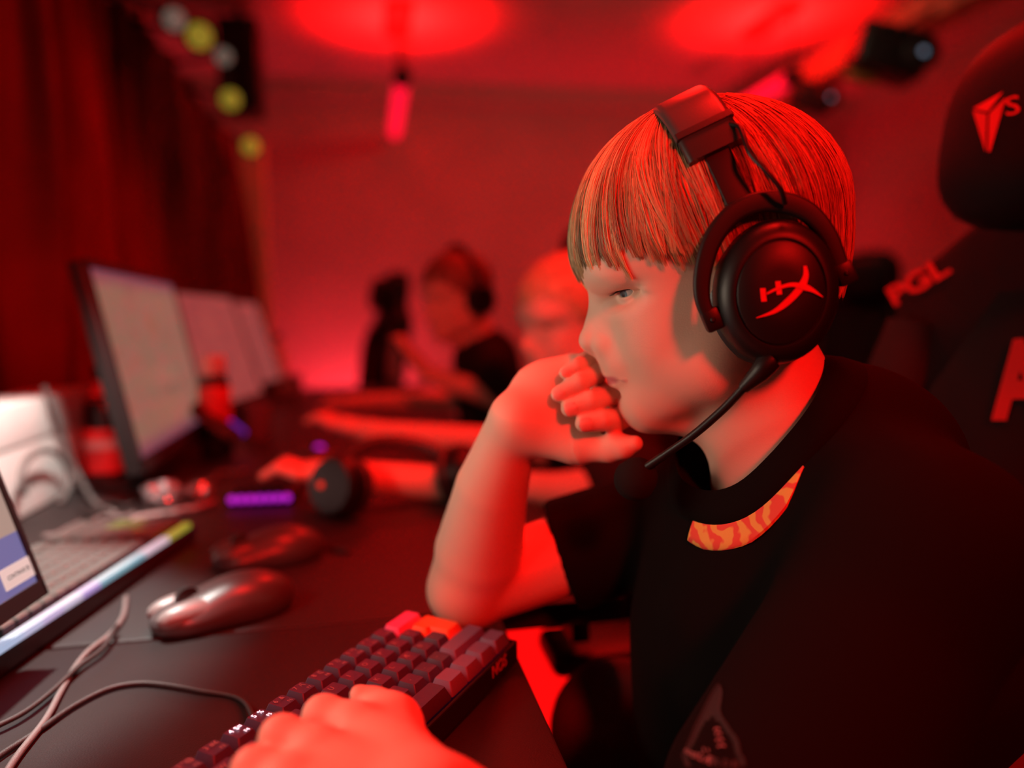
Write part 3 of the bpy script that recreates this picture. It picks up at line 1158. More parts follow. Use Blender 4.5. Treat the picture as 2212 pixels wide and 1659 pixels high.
# under layer: a closed cap of hair
NP_, NT_ = 120, 18
cap = hair_paths(np.arange(NP_) * 2 * math.pi / NP_, np.zeros(NP_), np.full(NP_, 0.968), np.full(NP_, -12.0), np.zeros(NP_), NT_)
hv = HEAD.o + (cap.reshape(-1, 3) @ HEAD.ax) * HEAD.s
hf = [(i * NT_ + j, i * NT_ + j + 1, ((i + 1) % NP_) * NT_ + j + 1, ((i + 1) % NP_) * NT_ + j) for i in range(NP_) for j in range(NT_ - 1)]
hmb = MB().add(hv, hf)
K = 14
nclump, per = 400, 34
ns = nclump * per
rep = lambda a: np.repeat(a, per)
cphi = rng.uniform(0, 2 * math.pi, nclump)
cth = np.where(rng.random(nclump) < 0.55, abs(rng.normal(0, 0.40, nclump)), rng.uniform(0.0, 1.35, nclump))
crho = rng.uniform(0.966, 1.003, nclump)
cej = rng.normal(3, 15, nclump)
csw = rng.normal(0.05, 0.03, nclump)
gpath = np.repeat(hair_paths(cphi, cth, crho, cej, csw, K), per, axis=0)
p = hair_paths(rep(cphi) + rng.normal(0, 0.045, ns), np.maximum(0, rep(cth) + rng.normal(0, 0.06, ns)), rep(crho) + rng.normal(0, 0.007, ns),
               rep(cej) + rng.normal(0, 7, ns), rep(csw) + rng.normal(0, 0.015, ns), K)
t = np.linspace(0, 1, K)[None, :, None]
cl = 0.80 * t ** 1.2
p = p * (1 - cl) + gpath * cl
p = p + np.sin(t * rng.uniform(3, 7, (ns, 1, 1)) + rng.uniform(0, 6, (ns, 1, 1))) * rng.normal(0, 1.6, (ns, 1, 3)) * t
W = HEAD.o + (p @ HEAD.ax) * HEAD.s
T = np.gradient(W, axis=1)
T /= np.linalg.norm(T, axis=2)[..., None] + 1e-9
N_ = W - HEAD.p(*HC)
N_ = N_ - T * (N_ * T).sum(2)[..., None]
N_ /= np.linalg.norm(N_, axis=2)[..., None] + 1e-9
B_ = np.cross(T, N_)
rad = rng.uniform(0.00016, 0.00030, (ns, 1, 1)) * (1 - 0.75 * t ** 3)
SV = np.stack([W + N_ * rad, W - N_ * rad * 0.5 + B_ * rad * 1.1, W - N_ * rad * 0.5 - B_ * rad * 1.1], 2).reshape(-1, 3)
bi = (np.arange(ns) * K * 3)[:, None, None]
ri = (np.arange(K - 1) * 3)[None, :, None]
ki = np.arange(3)[None, None, :]
k2 = (ki + 1) % 3
SF = np.stack([bi + ri + ki, bi + ri + k2, bi + ri + 3 + k2, bi + ri + 3 + ki], -1).reshape(-1, 4)
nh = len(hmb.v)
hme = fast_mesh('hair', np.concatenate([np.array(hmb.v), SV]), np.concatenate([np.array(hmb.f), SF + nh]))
hm = mat('blond_hair', (0.62, 0.44, 0.24), 0.45, spec=0.4)
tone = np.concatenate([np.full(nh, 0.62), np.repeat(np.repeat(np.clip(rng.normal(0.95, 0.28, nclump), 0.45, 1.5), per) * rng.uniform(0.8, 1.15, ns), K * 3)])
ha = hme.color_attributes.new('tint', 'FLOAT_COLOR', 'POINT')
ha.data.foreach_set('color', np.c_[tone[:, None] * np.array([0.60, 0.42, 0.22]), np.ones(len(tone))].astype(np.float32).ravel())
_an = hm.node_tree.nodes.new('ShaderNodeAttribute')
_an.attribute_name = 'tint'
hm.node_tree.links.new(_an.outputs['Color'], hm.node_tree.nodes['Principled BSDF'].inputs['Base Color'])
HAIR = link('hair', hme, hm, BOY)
HAIR['label'] = 'short straight blond hair'

# ------------------------------------------------------------------ t-shirt and trousers
sh = Solid()
WX, WY, WZ = np.eye(3)
sh.cone(hp(1742, 1015), CH, 0.052, 0.098, 0.03)
sh.ell(at_depth(1665, 1400, 0.585), (0.098, 0.125, 0.20), None, 0.04)
sh.ell(at_depth(1720, 1700, 0.60), (0.115, 0.13, 0.17), None, 0.04)
sh.cone(hp(1745, 990), FS_, 0.042, 0.047, 0.035)
sh.cone(hp(1785, 985), NS_, 0.042, 0.056, 0.04)
sh.cone(hp(1860, 1010, -10), at_depth(1960, 1350, 0.57), 0.065, 0.10, 0.04)
HEM = at_depth(1236, 1192, 0.690)
sdir = nrm(HEM - FS_)
sh.cone(FS_, HEM + sdir * 0.03, 0.047, 0.052, 0.02)
sh.ell(HEM + sdir * 0.052, (0.075, 0.075, 0.052), [nrm(np.cross(sdir, WZ)), np.cross(nrm(np.cross(sdir, WZ)), sdir), sdir], 0.008, True)
ELS = NS_ + (ELN - NS_) * 0.72
sh.cone(NS_, ELS, 0.056, 0.062, 0.03)
# folds
for (a, b, r) in [((1760, 1060, 60), (1560, 1500, 70), 0.012), ((1850, 1120, 75), (1640, 1560, 80), 0.014), ((1700, 1090, 50), (1520, 1330, 40), 0.010)]:
    sh.cone(hp(*a), hp(*b), r * 0.6, r, 0.03)
# neck opening
NC = hp(1654, 944, -2)
nF = nrm(hp(1490, 1040) - hp(1815, 812))
nL = nrm(HW * 0.93 + (hp(1690, 977) - hp(1652, 925)) / np.linalg.norm(hp(1690, 977) - hp(1652, 925)) * 0.36)
nN = nrm(np.cross(nF, nL))
if nN[2] < 0:
    nN = -nN


def shirt_h(dirs, r):
    """height of the cloth above the neck plane, at radius r in each direction"""
    hs_ = np.linspace(0.09, -0.08, 171)
    out = []
    for dv in dirs:
        d = sh.eval(NC + dv * r + hs_[:, None] * nN)
        i = np.nonzero(d < 0)[0]
        out.append(hs_[i[0]] if len(i) else -0.05)
    out = np.array(out)
    k_ = np.ones(7) / 7
    return np.convolve(np.r_[out[-3:], out, out[:3]], k_, 'valid')


NB = 72
ang = np.arange(NB) * 2 * math.pi / NB
BD = [nF * math.cos(a) * 1.04 + nL * math.sin(a) for a in ang]
RR = [0.0600, 0.0660, 0.0715, 0.0770, 0.0830, 0.0890, 0.0950]
HH = {r: shirt_h(BD, r) for r in RR}
sh.ell(NC + nN * 0.030, (0.066, 0.064, 0.075), [nF, nL, nN], 0.006, True)
sV, sF = sh.mesh(0.003, 3, project=False)
SHIRT = mat('black_cotton', (0.0065, 0.0055, 0.005), 0.9, spec=0.06, bump=0.25, bscale=1500, sheen=0.0)
shirt = link('shirt', fast_mesh('shirt', sV, sF), SHIRT, BOY)
shirt['label'] = 'black cotton t-shirt'


def neck_band(i0, i1, rads, lift, th, name, m, taper=None):
    """band of cloth lying on the shirt round the neck; lift per radius"""
    V, F = [], []
    ids = [k % NB for k in range(i0, i1 + 1)]
    n_ = len(rads)
    for c_, k in enumerate(ids):
        tw = 1.0 if taper is None else float(np.interp(c_ / (len(ids) - 1), *taper))
        rk = [rads[0] + (r - rads[0]) * tw for r in rads]
        top = [NC + BD[k] * r + nN * (float(np.interp(r, RR, [HH[q][k] for q in RR])) + l) for r, l in zip(rk, lift)]
        V += top + [q - nN * th for q in top]
    m_ = 2 * n_
    for a in range(len(ids) - 1):
        o0, o1 = a * m_, (a + 1) * m_
        for q in range(n_ - 1):
            F.append((o0 + q, o0 + q + 1, o1 + q + 1, o1 + q))
            F.append((o0 + n_ + q, o1 + n_ + q, o1 + n_ + q + 1, o0 + n_ + q + 1))
        F.append((o0, o1, o1 + n_, o0 + n_))
        F.append((o0 + n_ - 1, o0 + 2 * n_ - 1, o1 + 2 * n_ - 1, o1 + n_ - 1))
    return MB().add(V, F).build(name, m, shirt, 60)


neck_band(0, NB, [0.0600, 0.0660, 0.0715, 0.0770], [0.0075, 0.0065, 0.0050, 0.0020], 0.004, 'collar', SHIRT)

# flame print just below the collar, showing on the front
M_FLAME = bpy.data.materials.new('flame_print')
M_FLAME.use_nodes = True
_nt = M_FLAME.node_tree
_b2 = _nt.nodes['Principled BSDF']
_b2.inputs['Roughness'].default_value = 0.8
_tc = _nt.nodes.new('ShaderNodeTexCoord')
_wv = _nt.nodes.new('ShaderNodeTexWave')
_wv.inputs['Scale'].default_value = 55.0
_wv.inputs['Distortion'].default_value = 9.0
_wv.inputs['Detail'].default_value = 2.0
_nt.links.new(_tc.outputs['Object'], _wv.inputs['Vector'])
_rp = _nt.nodes.new('ShaderNodeValToRGB')
_rp.color_ramp.elements[0].position = 0.3
_rp.color_ramp.elements[0].color = (0.80, 0.10, 0.06, 1)
_rp.color_ramp.elements[1].position = 0.65
_rp.color_ramp.elements[1].color = (0.85, 0.50, 0.10, 1)
_nt.links.new(_wv.outputs['Fac'], _rp.inputs[0])
_nt.links.new(_rp.outputs[0], _b2.inputs['Base Color'])

neck_band(6, 20, [0.0770, 0.0815, 0.0860, 0.0900], [0.0022, 0.0026, 0.0026, 0.0024], 0.002, 'flame_print', M_FLAME, ([0, 0.15, 0.5, 0.8, 1.0], [0.9, 1.05, 1.0, 0.75, 0.08]))

# trousers and shoes, under the desk
tr = Solid()
for (y0_, y1_) in ((0.64, 0.69), (0.48, 0.43)):
    hip, knee = np.array([0.46, y0_, 0.59]), np.array([0.225, y1_, 0.612])
    tr.cone(hip, knee, 0.078, 0.062, 0.03)
    tr.cone(knee, np.array([0.16, y1_, 0.10]), 0.060, 0.050, 0.02)
tr.ell((0.47, 0.56, 0.60), (0.12, 0.15, 0.10), None, 0.04)
tV, tF = tr.mesh(0.008, 2, project=False)
link('trousers', fast_mesh('trousers', tV, tF), mat('dark_trousers', (0.13, 0.09, 0.10), 0.9, bump=0.3, bscale=600), BOY)['label'] = 'dark trousers'
for y1_ in (0.69, 0.43):
    so_ = Solid()
    so_.cone((0.17, y1_, 0.045), (0.02, y1_, 0.035), 0.042, 0.034, 0.02)
    so_.cone((0.17, y1_, 0.045), (0.16, y1_, 0.10), 0.042, 0.04, 0.02)
    so_.ell((0.1, y1_, -0.1), (0.4, 0.4, 0.1005), None, 0.002, True)
    tV, tF = so_.mesh(0.006, 2, project=False)
    link('shoe', fast_mesh('shoe', tV, tF), mat('shoe_cloth', (0.03, 0.03, 0.03), 0.7), BOY)

# ------------------------------------------------------------------ the boy's headset
_ad = np.array([0.204, 0.979])
HSF = Frame(HEAD.p(-11, -352, 0), [HEAD.ax[0] * _ad[1] - HEAD.ax[1] * _ad[0], HEAD.ax[0] * _ad[0] + HEAD.ax[1] * _ad[1], HEAD.ax[2]], HEAD.s)
headset = empty('headset', tuple(HSF.p(0, 420, 0)))
tag(headset, 'black over-ear headset with red emblem and boom microphone, worn by the blond boy', 'headset')
M_LEATH = mat('headset_leatherette', (0.030, 0.026, 0.026), 0.40, spec=0.55, bump=0.05, bscale=1200)
M_PLAST = mat('headset_plastic', (0.007, 0.0065, 0.0065), 0.42, spec=0.4, bump=0.04, bscale=2500)
M_METAL = mat('headset_metal', (0.009, 0.008, 0.008), 0.5, metal=0.0, spec=0.35)
M_FOAM = mat('foam', (0.018, 0.014, 0.014), 0.95, spec=0.1, bump=0.5, bscale=3000)
M_LOGO = mat('red_print', (0.75, 0.015, 0.02), 0.5)
arch = spline([(-8 + 430, -262), (300, -258), (215, -250), (140, -230), (80, -198), (34, -150), (8, -84), (0, 0), (8, 84), (34, 150), (80, 198), (140, 230), (215, 250), (300, 258)], 10)
arch = np.array(arch)


def arch_at(i):
    i = int(np.clip(i, 1, len(arch) - 2))
    t = nrm(arch[i + 1] - arch[i - 1])
    n = np.array([-t[1], t[0]])                   # outward in (T, w)
    if n[0] * (arch[i][0] - 250) + n[1] * arch[i][1] < 0:
        n = -n
    return arch[i], n


def sweep(i0, i1, sect, name, m, step=1, smooth=40):
    """cross-section points (f, out) swept along the arch"""
    V, F = [], []
    ids = list(range(i0, i1 + 1, step))
    for i in ids:
        p, n = arch_at(i)
        sec = sect((i - i0) / max(1, i1 - i0))
        for (f_, o_) in sec:
            q = p + n * o_
            V.append(HSF.p(f_, q[0], q[1]))
    ns_ = len(sect(0.5))
    for a in range(len(ids) - 1):
        for k in range(ns_):
            F.append((a * ns_ + k, a * ns_ + (k + 1) % ns_, (a + 1) * ns_ + (k + 1) % ns_, (a + 1) * ns_ + k))
    F.append(tuple(range(ns_)))
    F.append(tuple((len(ids) - 1) * ns_ + k for k in range(ns_)))
    return MB().add(V, F).build(name, m, headset, smooth)


def rrect(hf, o0, o1, r, n=4):
    out = []
    for (cx_, cy_, a0) in ((hf - r, o1 - r, 0), (-hf + r, o1 - r, 90), (-hf + r, o0 + r, 180), (hf - r, o0 + r, 270)):
        for k in range(n + 1):
            a = math.radians(a0 + 90 * k / n)
            out.append((cx_ + r * math.cos(a), cy_ + r * math.sin(a)))
    return out


wv = arch[:, 1]
iT = len(arch) - 1
i_at = lambda w, top: int(np.argmin(np.where((arch[:, 1] > 0) == (w > 0), abs(arch[:, 0] - top), 1e9)))
iA, iB = i_at(-1, 96), i_at(1, 96)
iC, iD = i_at(-1, 150), i_at(1, 150)
# leather cushion over the crown: outer cover and the two side panels with a raised seam
sweep(iA, iB, lambda t: rrect(57, -26, 20, 16), 'headband_cover', mat('headband_lit_leather', (0.075, 0.060, 0.060), 0.38, spec=0.6, bump=0.05, bscale=1200))  # paler than the side panels: overhead shine put into the colour
for (a, b) in ((iC, iA), (iB, iD)):
    sweep(a, b, lambda t: rrect(55, -24, 19, 12), 'headband_panel', M_LEATH)
for i in (iA, iB):
    sweep(i - 1, i + 1, lambda t: rrect(57, 12, 23, 4), 'seam', M_LEATH)
sweep(i_at(-1, 142), i_at(1, 142), lambda t: rrect(60, -44, -20, 12), 'headband_pad', M_FOAM, 2)
for (a, b) in ((i_at(-1, 262), iC + 1), (iD - 1, i_at(1, 262))):
    sweep(a, b, lambda t: rrect(25, -10, 4, 4), 'slider', M_METAL)

CUPC = (-4.0, 430.0)
img_v = nrm(-HV + HU * 0.03)                        # cup stands upright in the picture
for sg in (1, -1):
    cx_ax = HSF.ax[2] * sg
    v_ax = nrm(img_v - cx_ax * np.dot(img_v, cx_ax))
    u_ax = np.cross(v_ax, cx_ax)
    A3 = [u_ax, v_ax, cx_ax]
    O3 = HSF.p(CUPC[0], CUPC[1], 0)
    s_ = HSF.s
    rx, ry = 113 * s_, 137 * s_
    L = lambda prof: [(r, h * s_) for (r, h) in prof]
    cup = MB().lathe(L([(0.80, 205), (0.97, 210), (1.0, 222), (1.0, 245), (0.985, 262), (0.95, 278), (0.88, 290), (0.80, 296.5), (0.735, 299), (0.715, 299),
                        (0.705, 295), (0.695, 295)]), O3, A3, 64, sq=(rx, ry)).build('ear_cup', M_PLAST, headset, 60)
    MB().lathe(L([(0.690, 293), (0.690, 298), (0.670, 300), (0.3, 301.5), (0.001, 302)]), O3, A3, 64, sq=(rx, ry)).build('cap_plate', M_PLAST, cup, 50)
    MB().lathe(L([(0.74, 176), (0.90, 172), (1.02, 178), (1.06, 190), (1.03, 203), (0.95, 209), (0.6, 209)]), O3, A3, 64, sq=(rx, ry)).build('ear_cushion', M_LEATH, headset, True)
    # fork around the cup
    V, F = [], []
    N = 56
    sec = rrect(17, -13, 13, 7, 3)
    nsx = len(sec)
    fpx = spline([(1534, 692), (1517, 645), (1518, 588), (1538, 520), (1580, 465), (1635, 438), (1690, 437), (1745, 459), (1785, 504), (1808, 555), (1820, 592)], 6)
    fw_o = HSF.p(0, 0, 262)
    loc2 = []
    for q in fpx:
        g_ = (on_plane(q[0], q[1], fw_o, HSF.ax[2]) - HSF.o) @ HSF.ax.T / HSF.s
        loc2.append(g_[:2] - np.array(CUPC))
    N = len(loc2) - 1
    for i in range(N + 1):
        t = nrm(loc2[min(i + 1, N)] - loc2[max(i - 1, 0)])
        nr = np.array([t[1], -t[0]])
        wid = 0.72 + 0.42 * math.sin(math.pi * i / N)
        for (ra_, wa_) in sec:
            q = loc2[i] + nr * ra_ * wid
            V.append(HSF.p(CUPC[0] + q[0], CUPC[1] + q[1], sg * (262 + wa_)))
    for i in range(N):
        for k in range(nsx):
            F.append((i * nsx + k, i * nsx + (k + 1) % nsx, (i + 1) * nsx + (k + 1) % nsx, (i + 1) * nsx + k))
    F += [tuple(range(nsx)), tuple(N * nsx + k for k in range(nsx))]
    fork = MB().add(V, F).build('fork', M_METAL, headset, 45)
    MB().box(HSF.p(0, 256, sg * 261), (52 * s_, 30 * s_, 24 * s_), [HSF.ax[0], HSF.ax[1], HSF.ax[2]], 5 * s_).build('fork_collar', M_METAL, fork)
    for (f_, t_) in (tuple(loc2[0]), tuple(loc2[-1])):
        MB().box(HSF.p(f_, CUPC[1] + t_, sg * 259), (34 * s_, 44 * s_, 34 * s_), [HSF.ax[0], HSF.ax[1], HSF.ax[2]], 6 * s_).build('pivot', M_PLAST, fork)
        MB().lathe([(5 * s_, 0), (5 * s_, 3 * s_), (3 * s_, 5 * s_)], HSF.p(f_, CUPC[1] + t_, sg * 275), [HSF.ax[0], HSF.ax[1], HSF.ax[2] * sg], 12).build('screw', M_METAL, fork)
    if sg > 0:
        plO, plN = O3 + cx_ax * 300 * s_, cx_ax
        near_cup = cup

        def pl(x, y):           # emblem drawn from the photograph's crop, laid on the plate
            return on_plane(1440 + x / 3.457, 380 + y / 3.457, plO, plN)

        def stroke(pts, wd, th=0.0012):
            P = [np.array(q, float) for q in spline(pts, 6)]
            n_ = len(P)
            Lf, Rt = [], []
            for i in range(n_):
                t = nrm(P[min(i + 1, n_ - 1)] - P[max(i - 1, 0)])
                nn = np.array([-t[1], t[0]])
                w_ = np.interp(i / (n_ - 1), [0, 0.35, 0.65, 1], wd)
                Lf.append(P[i] + nn * w_)
                Rt.append(P[i] - nn * w_)
            V = [pl(*q) for q in Lf] + [pl(*q) for q in Rt]
            V += [q + plN * th for q in V]
            F = []
            for i in range(n_ - 1):
                a, b, c, d = i, i + 1, n_ + i + 1, n_ + i
                m2 = 2 * n_
                F += [(a + m2, b + m2, c + m2, d + m2), (a, d, c, b), (a, b, b + m2, a + m2), (d, d + m2, c + m2, c)]
            F += [(0, 2 * n_, 3 * n_, n_), (n_ - 1, 2 * n_ - 1, 4 * n_ - 1, 3 * n_ - 1)]
            return V, F

        emb = MB()
        emb.add(*stroke([(668, 1061), (800, 1012), (910, 930), (1000, 830), (1036, 745), (1030, 672)], [2, 24, 27, 12]))
        emb.add(*stroke(th=0.0016, pts=[(745, 880), (830, 838), (930, 812), (1020, 828), (1090, 856), (1162, 905)], wd=[7, 14, 24, 2]))
        emb.add(*stroke([(716, 838), (718, 870), (722, 905), (726, 938)], [20, 20, 20, 20]))
        emb.add(*stroke([(828, 786), (832, 820), (836, 850), (840, 886)], [20, 20, 20, 20]))
        emb.build('emblem', M_LOGO, near_cup, False)
        # boom microphone
        b0 = hp(1668, 776, 84)
        b1, b2 = hp(1640, 806, 84), hp(1606, 838, 80)
        MB().tube([b0, hp(1652, 790, 85), b1, b2], [0.0062, 0.0068, 0.0058, 0.0036], 14).build('boom_socket', M_PLAST, headset, 50)
        path = spline([b2, hp(1560, 886, 70), hp(1500, 938, 58), hp(1440, 980, 48), hp(1396, 1010, 42)], 10)
        MB().tube(path, [0.0027] * (len(path) - 9) + [0.0030] * 9, 12).build('boom', M_PLAST, headset, 60)
        fo = hp(1374, 1034, 36)
        ta = nrm(hp(1400, 1008, 42) - fo)
        ts = nrm(np.cross(ta, HV))
        r_ = 0.0142
        MB().lathe([(r_ * math.sin(a) * (1.0 if a < 1.6 else 1.05), r_ * 1.12 * math.cos(a)) for a in np.linspace(0.02, 3.12, 18)], fo, [ts, np.cross(ta, ts), ta], 26).build('microphone_foam', M_FOAM, headset, True)
# cable from the band to the cup
cab = spline([hp(1566, 266, 66), hp(1594, 272, 76), hp(1605, 291, 82), hp(1616, 323, 88), hp(1630, 344, 90), hp(1654, 368, 92), hp(1686, 409, 90), hp(1696, 440, 84)], 8)
MB().tube(cab, 0.0014, 8).build('headset_cable', M_PLAST, headset, True)

# ------------------------------------------------------------------ the boy's own chair
CHX, CHY = 0.345, 0.545
own = gaming_chair((CHX, CHY, 0), 0.0, 'black gaming chair the blond boy sits on, with red emblem on the head pillow', True, False)


def chp(y, h, o):
    return CH_B(y, h, o) + np.array([CHX, CHY, 0])


def chair_print(poly_px, plane_o, plane_n, name, parent, th=0.0015):
    P = [on_plane(x, y, plane_o, plane_n) for (x, y) in poly_px]
    n_ = len(P)
    V = P + [q + plane_n * th for q in P]
    F = [tuple(range(n_)), tuple(range(2 * n_ - 1, n_ - 1, -1))] + [(i, (i + 1) % n_, n_ + (i + 1) % n_, n_ + i) for i in range(n_)]
    return MB().add(V, F).build(name, M_CHPRINT, parent, False)


pil = [c for c in own.children if c.name.startswith('head_pillow')][0]
bpy.context.view_layer.update()


def raycast(o, px, py):
    """distance of a built surface along a pixel's ray"""
    mi = o.matrix_world.inverted()
    a = mi @ Vector(CAM)
    d = (mi.to_3x3() @ Vector(ray(px, py))).normalized()
    ok, loc, nn, _ = o.ray_cast(a, d)
    if not ok:
        return None, None
    p, n_ = np.array(o.matrix_world @ loc), np.array((o.matrix_world.to_3x3() @ nn).normalized())
    return p, (n_ if np.dot(n_, CAM - p) > 0 else -n_)


def decal(o, polys, name, m, lift=0.0012, parent=None):
    """flat print following the surface it lies on"""
    mb = MB()
    for poly in polys:
        V = []
        for (x, y) in poly:
            p, n_ = raycast(o, x, y)
            if p is None:
                return None
            V.append(p + n_ * lift)
        k = len(V)
        mb.add(V, [tuple(range(k))])
    if mb.v:
        return mb.build(name, m, parent or o, False)


for nm, poly in (('a', [(2104, 235), (2170, 198), (2136, 242)]), ('b', [(2104, 240), (2134, 247), (2131, 329)]), ('c', [(2176, 210), (2139, 246), (2136, 328), (2142, 328)])):
    decal(pil, [poly], 'emblem_facet', M_CHPRINT)


def text_on(o, txt, pxa, pxb, px_h, m, name='lettering', lift=0.003, bold=0.0, shear=0.0):
    """lettering laid on a surface; its base line runs between two pixels, px_h pixels tall"""
    cx_, cy_ = (pxa[0] + pxb[0]) / 2, (pxa[1] + pxb[1]) / 2
    dxp, dyp = pxb[0] - pxa[0], pxb[1] - pxa[1]
    L = math.hypot(dxp, dyp)
    nx_, ny_ = dyp / L, -dxp / L                       # up in the picture
    mx, my = cx_ + nx_ * px_h / 2, cy_ + ny_ * px_h / 2
    c, n_ = raycast(o, mx, my)
    if c is None:
        return None
    if np.dot(n_, CAM - c) < 0:
        n_ = -n_
    a = on_plane(pxa[0] + nx_ * px_h / 2, pxa[1] + ny_ * px_h / 2, c, n_)
    b = on_plane(pxb[0] + nx_ * px_h / 2, pxb[1] + ny_ * px_h / 2, c, n_)
    up_ = on_plane(mx + nx_ * px_h / 2, my + ny_ * px_h / 2, c, n_) - on_plane(mx - nx_ * px_h / 2, my - ny_ * px_h / 2, c, n_)
    me = text_mesh(txt, 1.0, 0.0, bold)
    co = np.array([v.co for v in me.vertices])
    lo, hi = co.min(0), co.max(0)
    for v, q in zip(me.vertices, co):
        u = (q[0] - lo[0]) / (hi[0] - lo[0]) - 0.5
        w = (q[1] - lo[1]) / (hi[1] - lo[1]) - 0.5
        v.co = Vector((a + b) / 2 + (b - a) * (u + shear * w) + up_ * w + n_ * lift)
    me.update()
    return link(name, me, m, o, False)


text_on(pil, 'S', (2183, 252), (2214, 245), 40, M_CHPRINT, shear=0.2)
wing = [c for c in own.children if c.name.startswith('backrest')][0]
panel = [c for c in own.children if c.name.startswith('centre_panel')][0]
text_on(wing, 'PGL', (1940, 664), (2062, 588), 46, M_CHPRINT, bold=0.03)
text_on(panel, 'A', (2148, 912), (2290, 905), 178, M_CHPRINT, bold=0.045) or text_on(wing, 'A', (2148, 912), (2290, 905), 178, M_CHPRINT, bold=0.045, lift=0.012)

# ------------------------------------------------------------------ club print low on the boy's t-shirt
bpy.context.view_layer.update()
M_PRD = mat('shirt_print_dark', (0.055, 0.018, 0.022), 0.7)
M_PRB = mat('shirt_print_body', (0.013, 0.009, 0.009), 0.8)
M_PRL = mat('shirt_print_light', (0.30, 0.15, 0.15), 0.7)
cq = lambda x, y: (1400 + x / 7.373, 1440 + y / 7.373)
left_side = [(1140, 300), (1070, 400), (1010, 500), (940, 640), (880, 770), (800, 920), (740, 1060), (690, 1190), (640, 1300), (580, 1420), (600, 1500), (640, 1600)]
right_side = [(1160, 300), (1195, 400), (1185, 540), (1160, 640), (1160, 740), (1210, 840), (1280, 940), (1340, 1050), (1420, 1150), (1460, 1260), (1475, 1400), (1540, 1480), (1550, 1600)]


def strip(pts, w, name, m, lift):
    P = spline([(x, y, 0) for (x, y) in pts], 4)
    mb = MB()
    for i in range(len(P) - 1):
        a, b = P[i][:2], P[i + 1][:2]
        t = nrm(b - a)
        n_ = np.array([-t[1], t[0]]) * w / 2
        q = [raycast(shirt, *cq(*c)) for c in (a - n_, a + n_, b + n_, b - n_)]
        if any(v[0] is None for v in q):
            continue
        mb.add([v[0] + v[1] * lift for v in q], [(0, 1, 2, 3)])
    if mb.v:
        mb.build(name, m, shirt, False)


# dark body of the emblem, in slices that follow the cloth
mb = MB()
for i in range(14):
    y0_, y1_ = 310 + i * 92, 310 + (i + 1) * 92
    xs = [np.interp(y, [p[1] for p in left_side], [p[0] for p in left_side]) for y in (y0_, y1_)]
    xe = [np.interp(y, [p[1] for p in right_side], [p[0] for p in right_side]) for y in (y0_, y1_)]
    q = [raycast(shirt, *cq(*c)) for c in ((xs[0], y0_), (xe[0], y0_), (xe[1], y1_), (xs[1], y1_))]
    if all(v[0] is not None for v in q):
        mb.add([v[0] + v[1] * .0006 for v in q], [(0, 1, 2, 3)])
if mb.v:
    mb.build('emblem_body', M_PRB, shirt, False)
strip(left_side, 10, 'emblem_outline', M_PRD, .0014)
strip(right_side, 10, 'emblem_outline', M_PRD, .0014)
for (x, y, s_) in ((1120, 1020, 42), (1147, 1092, 50), (1165, 1188, 58), (1190, 1286, 60)):
    strip([(x - s_, y + 14), (x - s_ * .3, y - 10), (x + s_ * .4, y - 14), (x + s_, y + 2)], 24, 'emblem_mark', M_PRL, .0014)
for (x, y) in ((912, 1335), (985, 1355)):
    strip([(x - 8, y - 28), (x, y), (x + 12, y + 28)], 16, 'emblem_mark', M_PRL, .0014)
word = 'ESPERGÆRDE'
lx = [632, 668, 706, 744, 790, 850, 965, 1105, 1260, 1415]
ly = [1362, 1385, 1408, 1430, 1440, 1450, 1500, 1540, 1560, 1575]
lw = [34, 34, 36, 38, 44, 62, 130, 110, 110, 105]
lh = [60, 66, 74, 84, 96, 130, 120, 120, 120, 120]
for c_, x, y, w_, h_ in zip(word, lx, ly, lw, lh):
    sl = 0.33 if x < 1000 else 0.12
    a = cq(x - w_ / 2, y + h_ / 2 - sl * w_ / 2)
    b = cq(x + w_ / 2, y + h_ / 2 + sl * w_ / 2)
    text_on(shirt, c_, a, b, h_ / 7.373, M_PRL if x < 1000 else M_PRD, lift=.0016, bold=0.0)

# ------------------------------------------------------------------ small keyboard under the boy's near hand
KU = 0.01905
KO = np.array([-0.1306, 0.3842, KZ - 0.0])            # top plane of the key caps, at unit (0, 0)
KT = 0.0559                                           # slope towards the boy
KDN = np.array([KN[0] * math.cos(KT), KN[1] * math.cos(KT), -math.sin(KT)])   # next row
KUP = nrm(np.cross(KE, -KDN))
if KUP[2] < 0:
    KUP = -KUP
kb = empty('compact_keyboard', tuple(KO + KE * 0.14 + KN * 0.04 - UP * 0.03))
tag(kb, 'compact dark keyboard with orange enter key under the boy\'s hand', 'keyboard')
M_KCASE = mat('keyboard_case', (0.010, 0.009, 0.010), 0.4, spec=0.4)
M_KALPHA = mat('keycap_navy', (0.050, 0.042, 0.085), 0.42, spec=0.5)
M_KMOD = mat('keycap_grey', (0.15, 0.14, 0.24), 0.5)
M_KPINK = mat('keycap_pink', (0.62, 0.10, 0.30), 0.5)
M_KORANGE = mat('keycap_orange', (0.95, 0.16, 0.03), 0.45, sss=0.2)
M_KPLATE = mat('keyboard_plate', (0.01, 0.01, 0.02), 0.5, emit=(0.03, 0.07, 0.60), emit_s=0.3)
M_LEG = mat('legend', (0.26, 0.21, 0.22), 0.5)
M_LEGLIT = mat('legend_lit', (0.9, 0.9, 0.9), 0.5, emit=(0.78, 0.88, 1.0), emit_s=1.6)


def kpos(u, v, h=0.0):
    return KO + KE * (u * KU) + KDN * (v * KU) + KUP * h


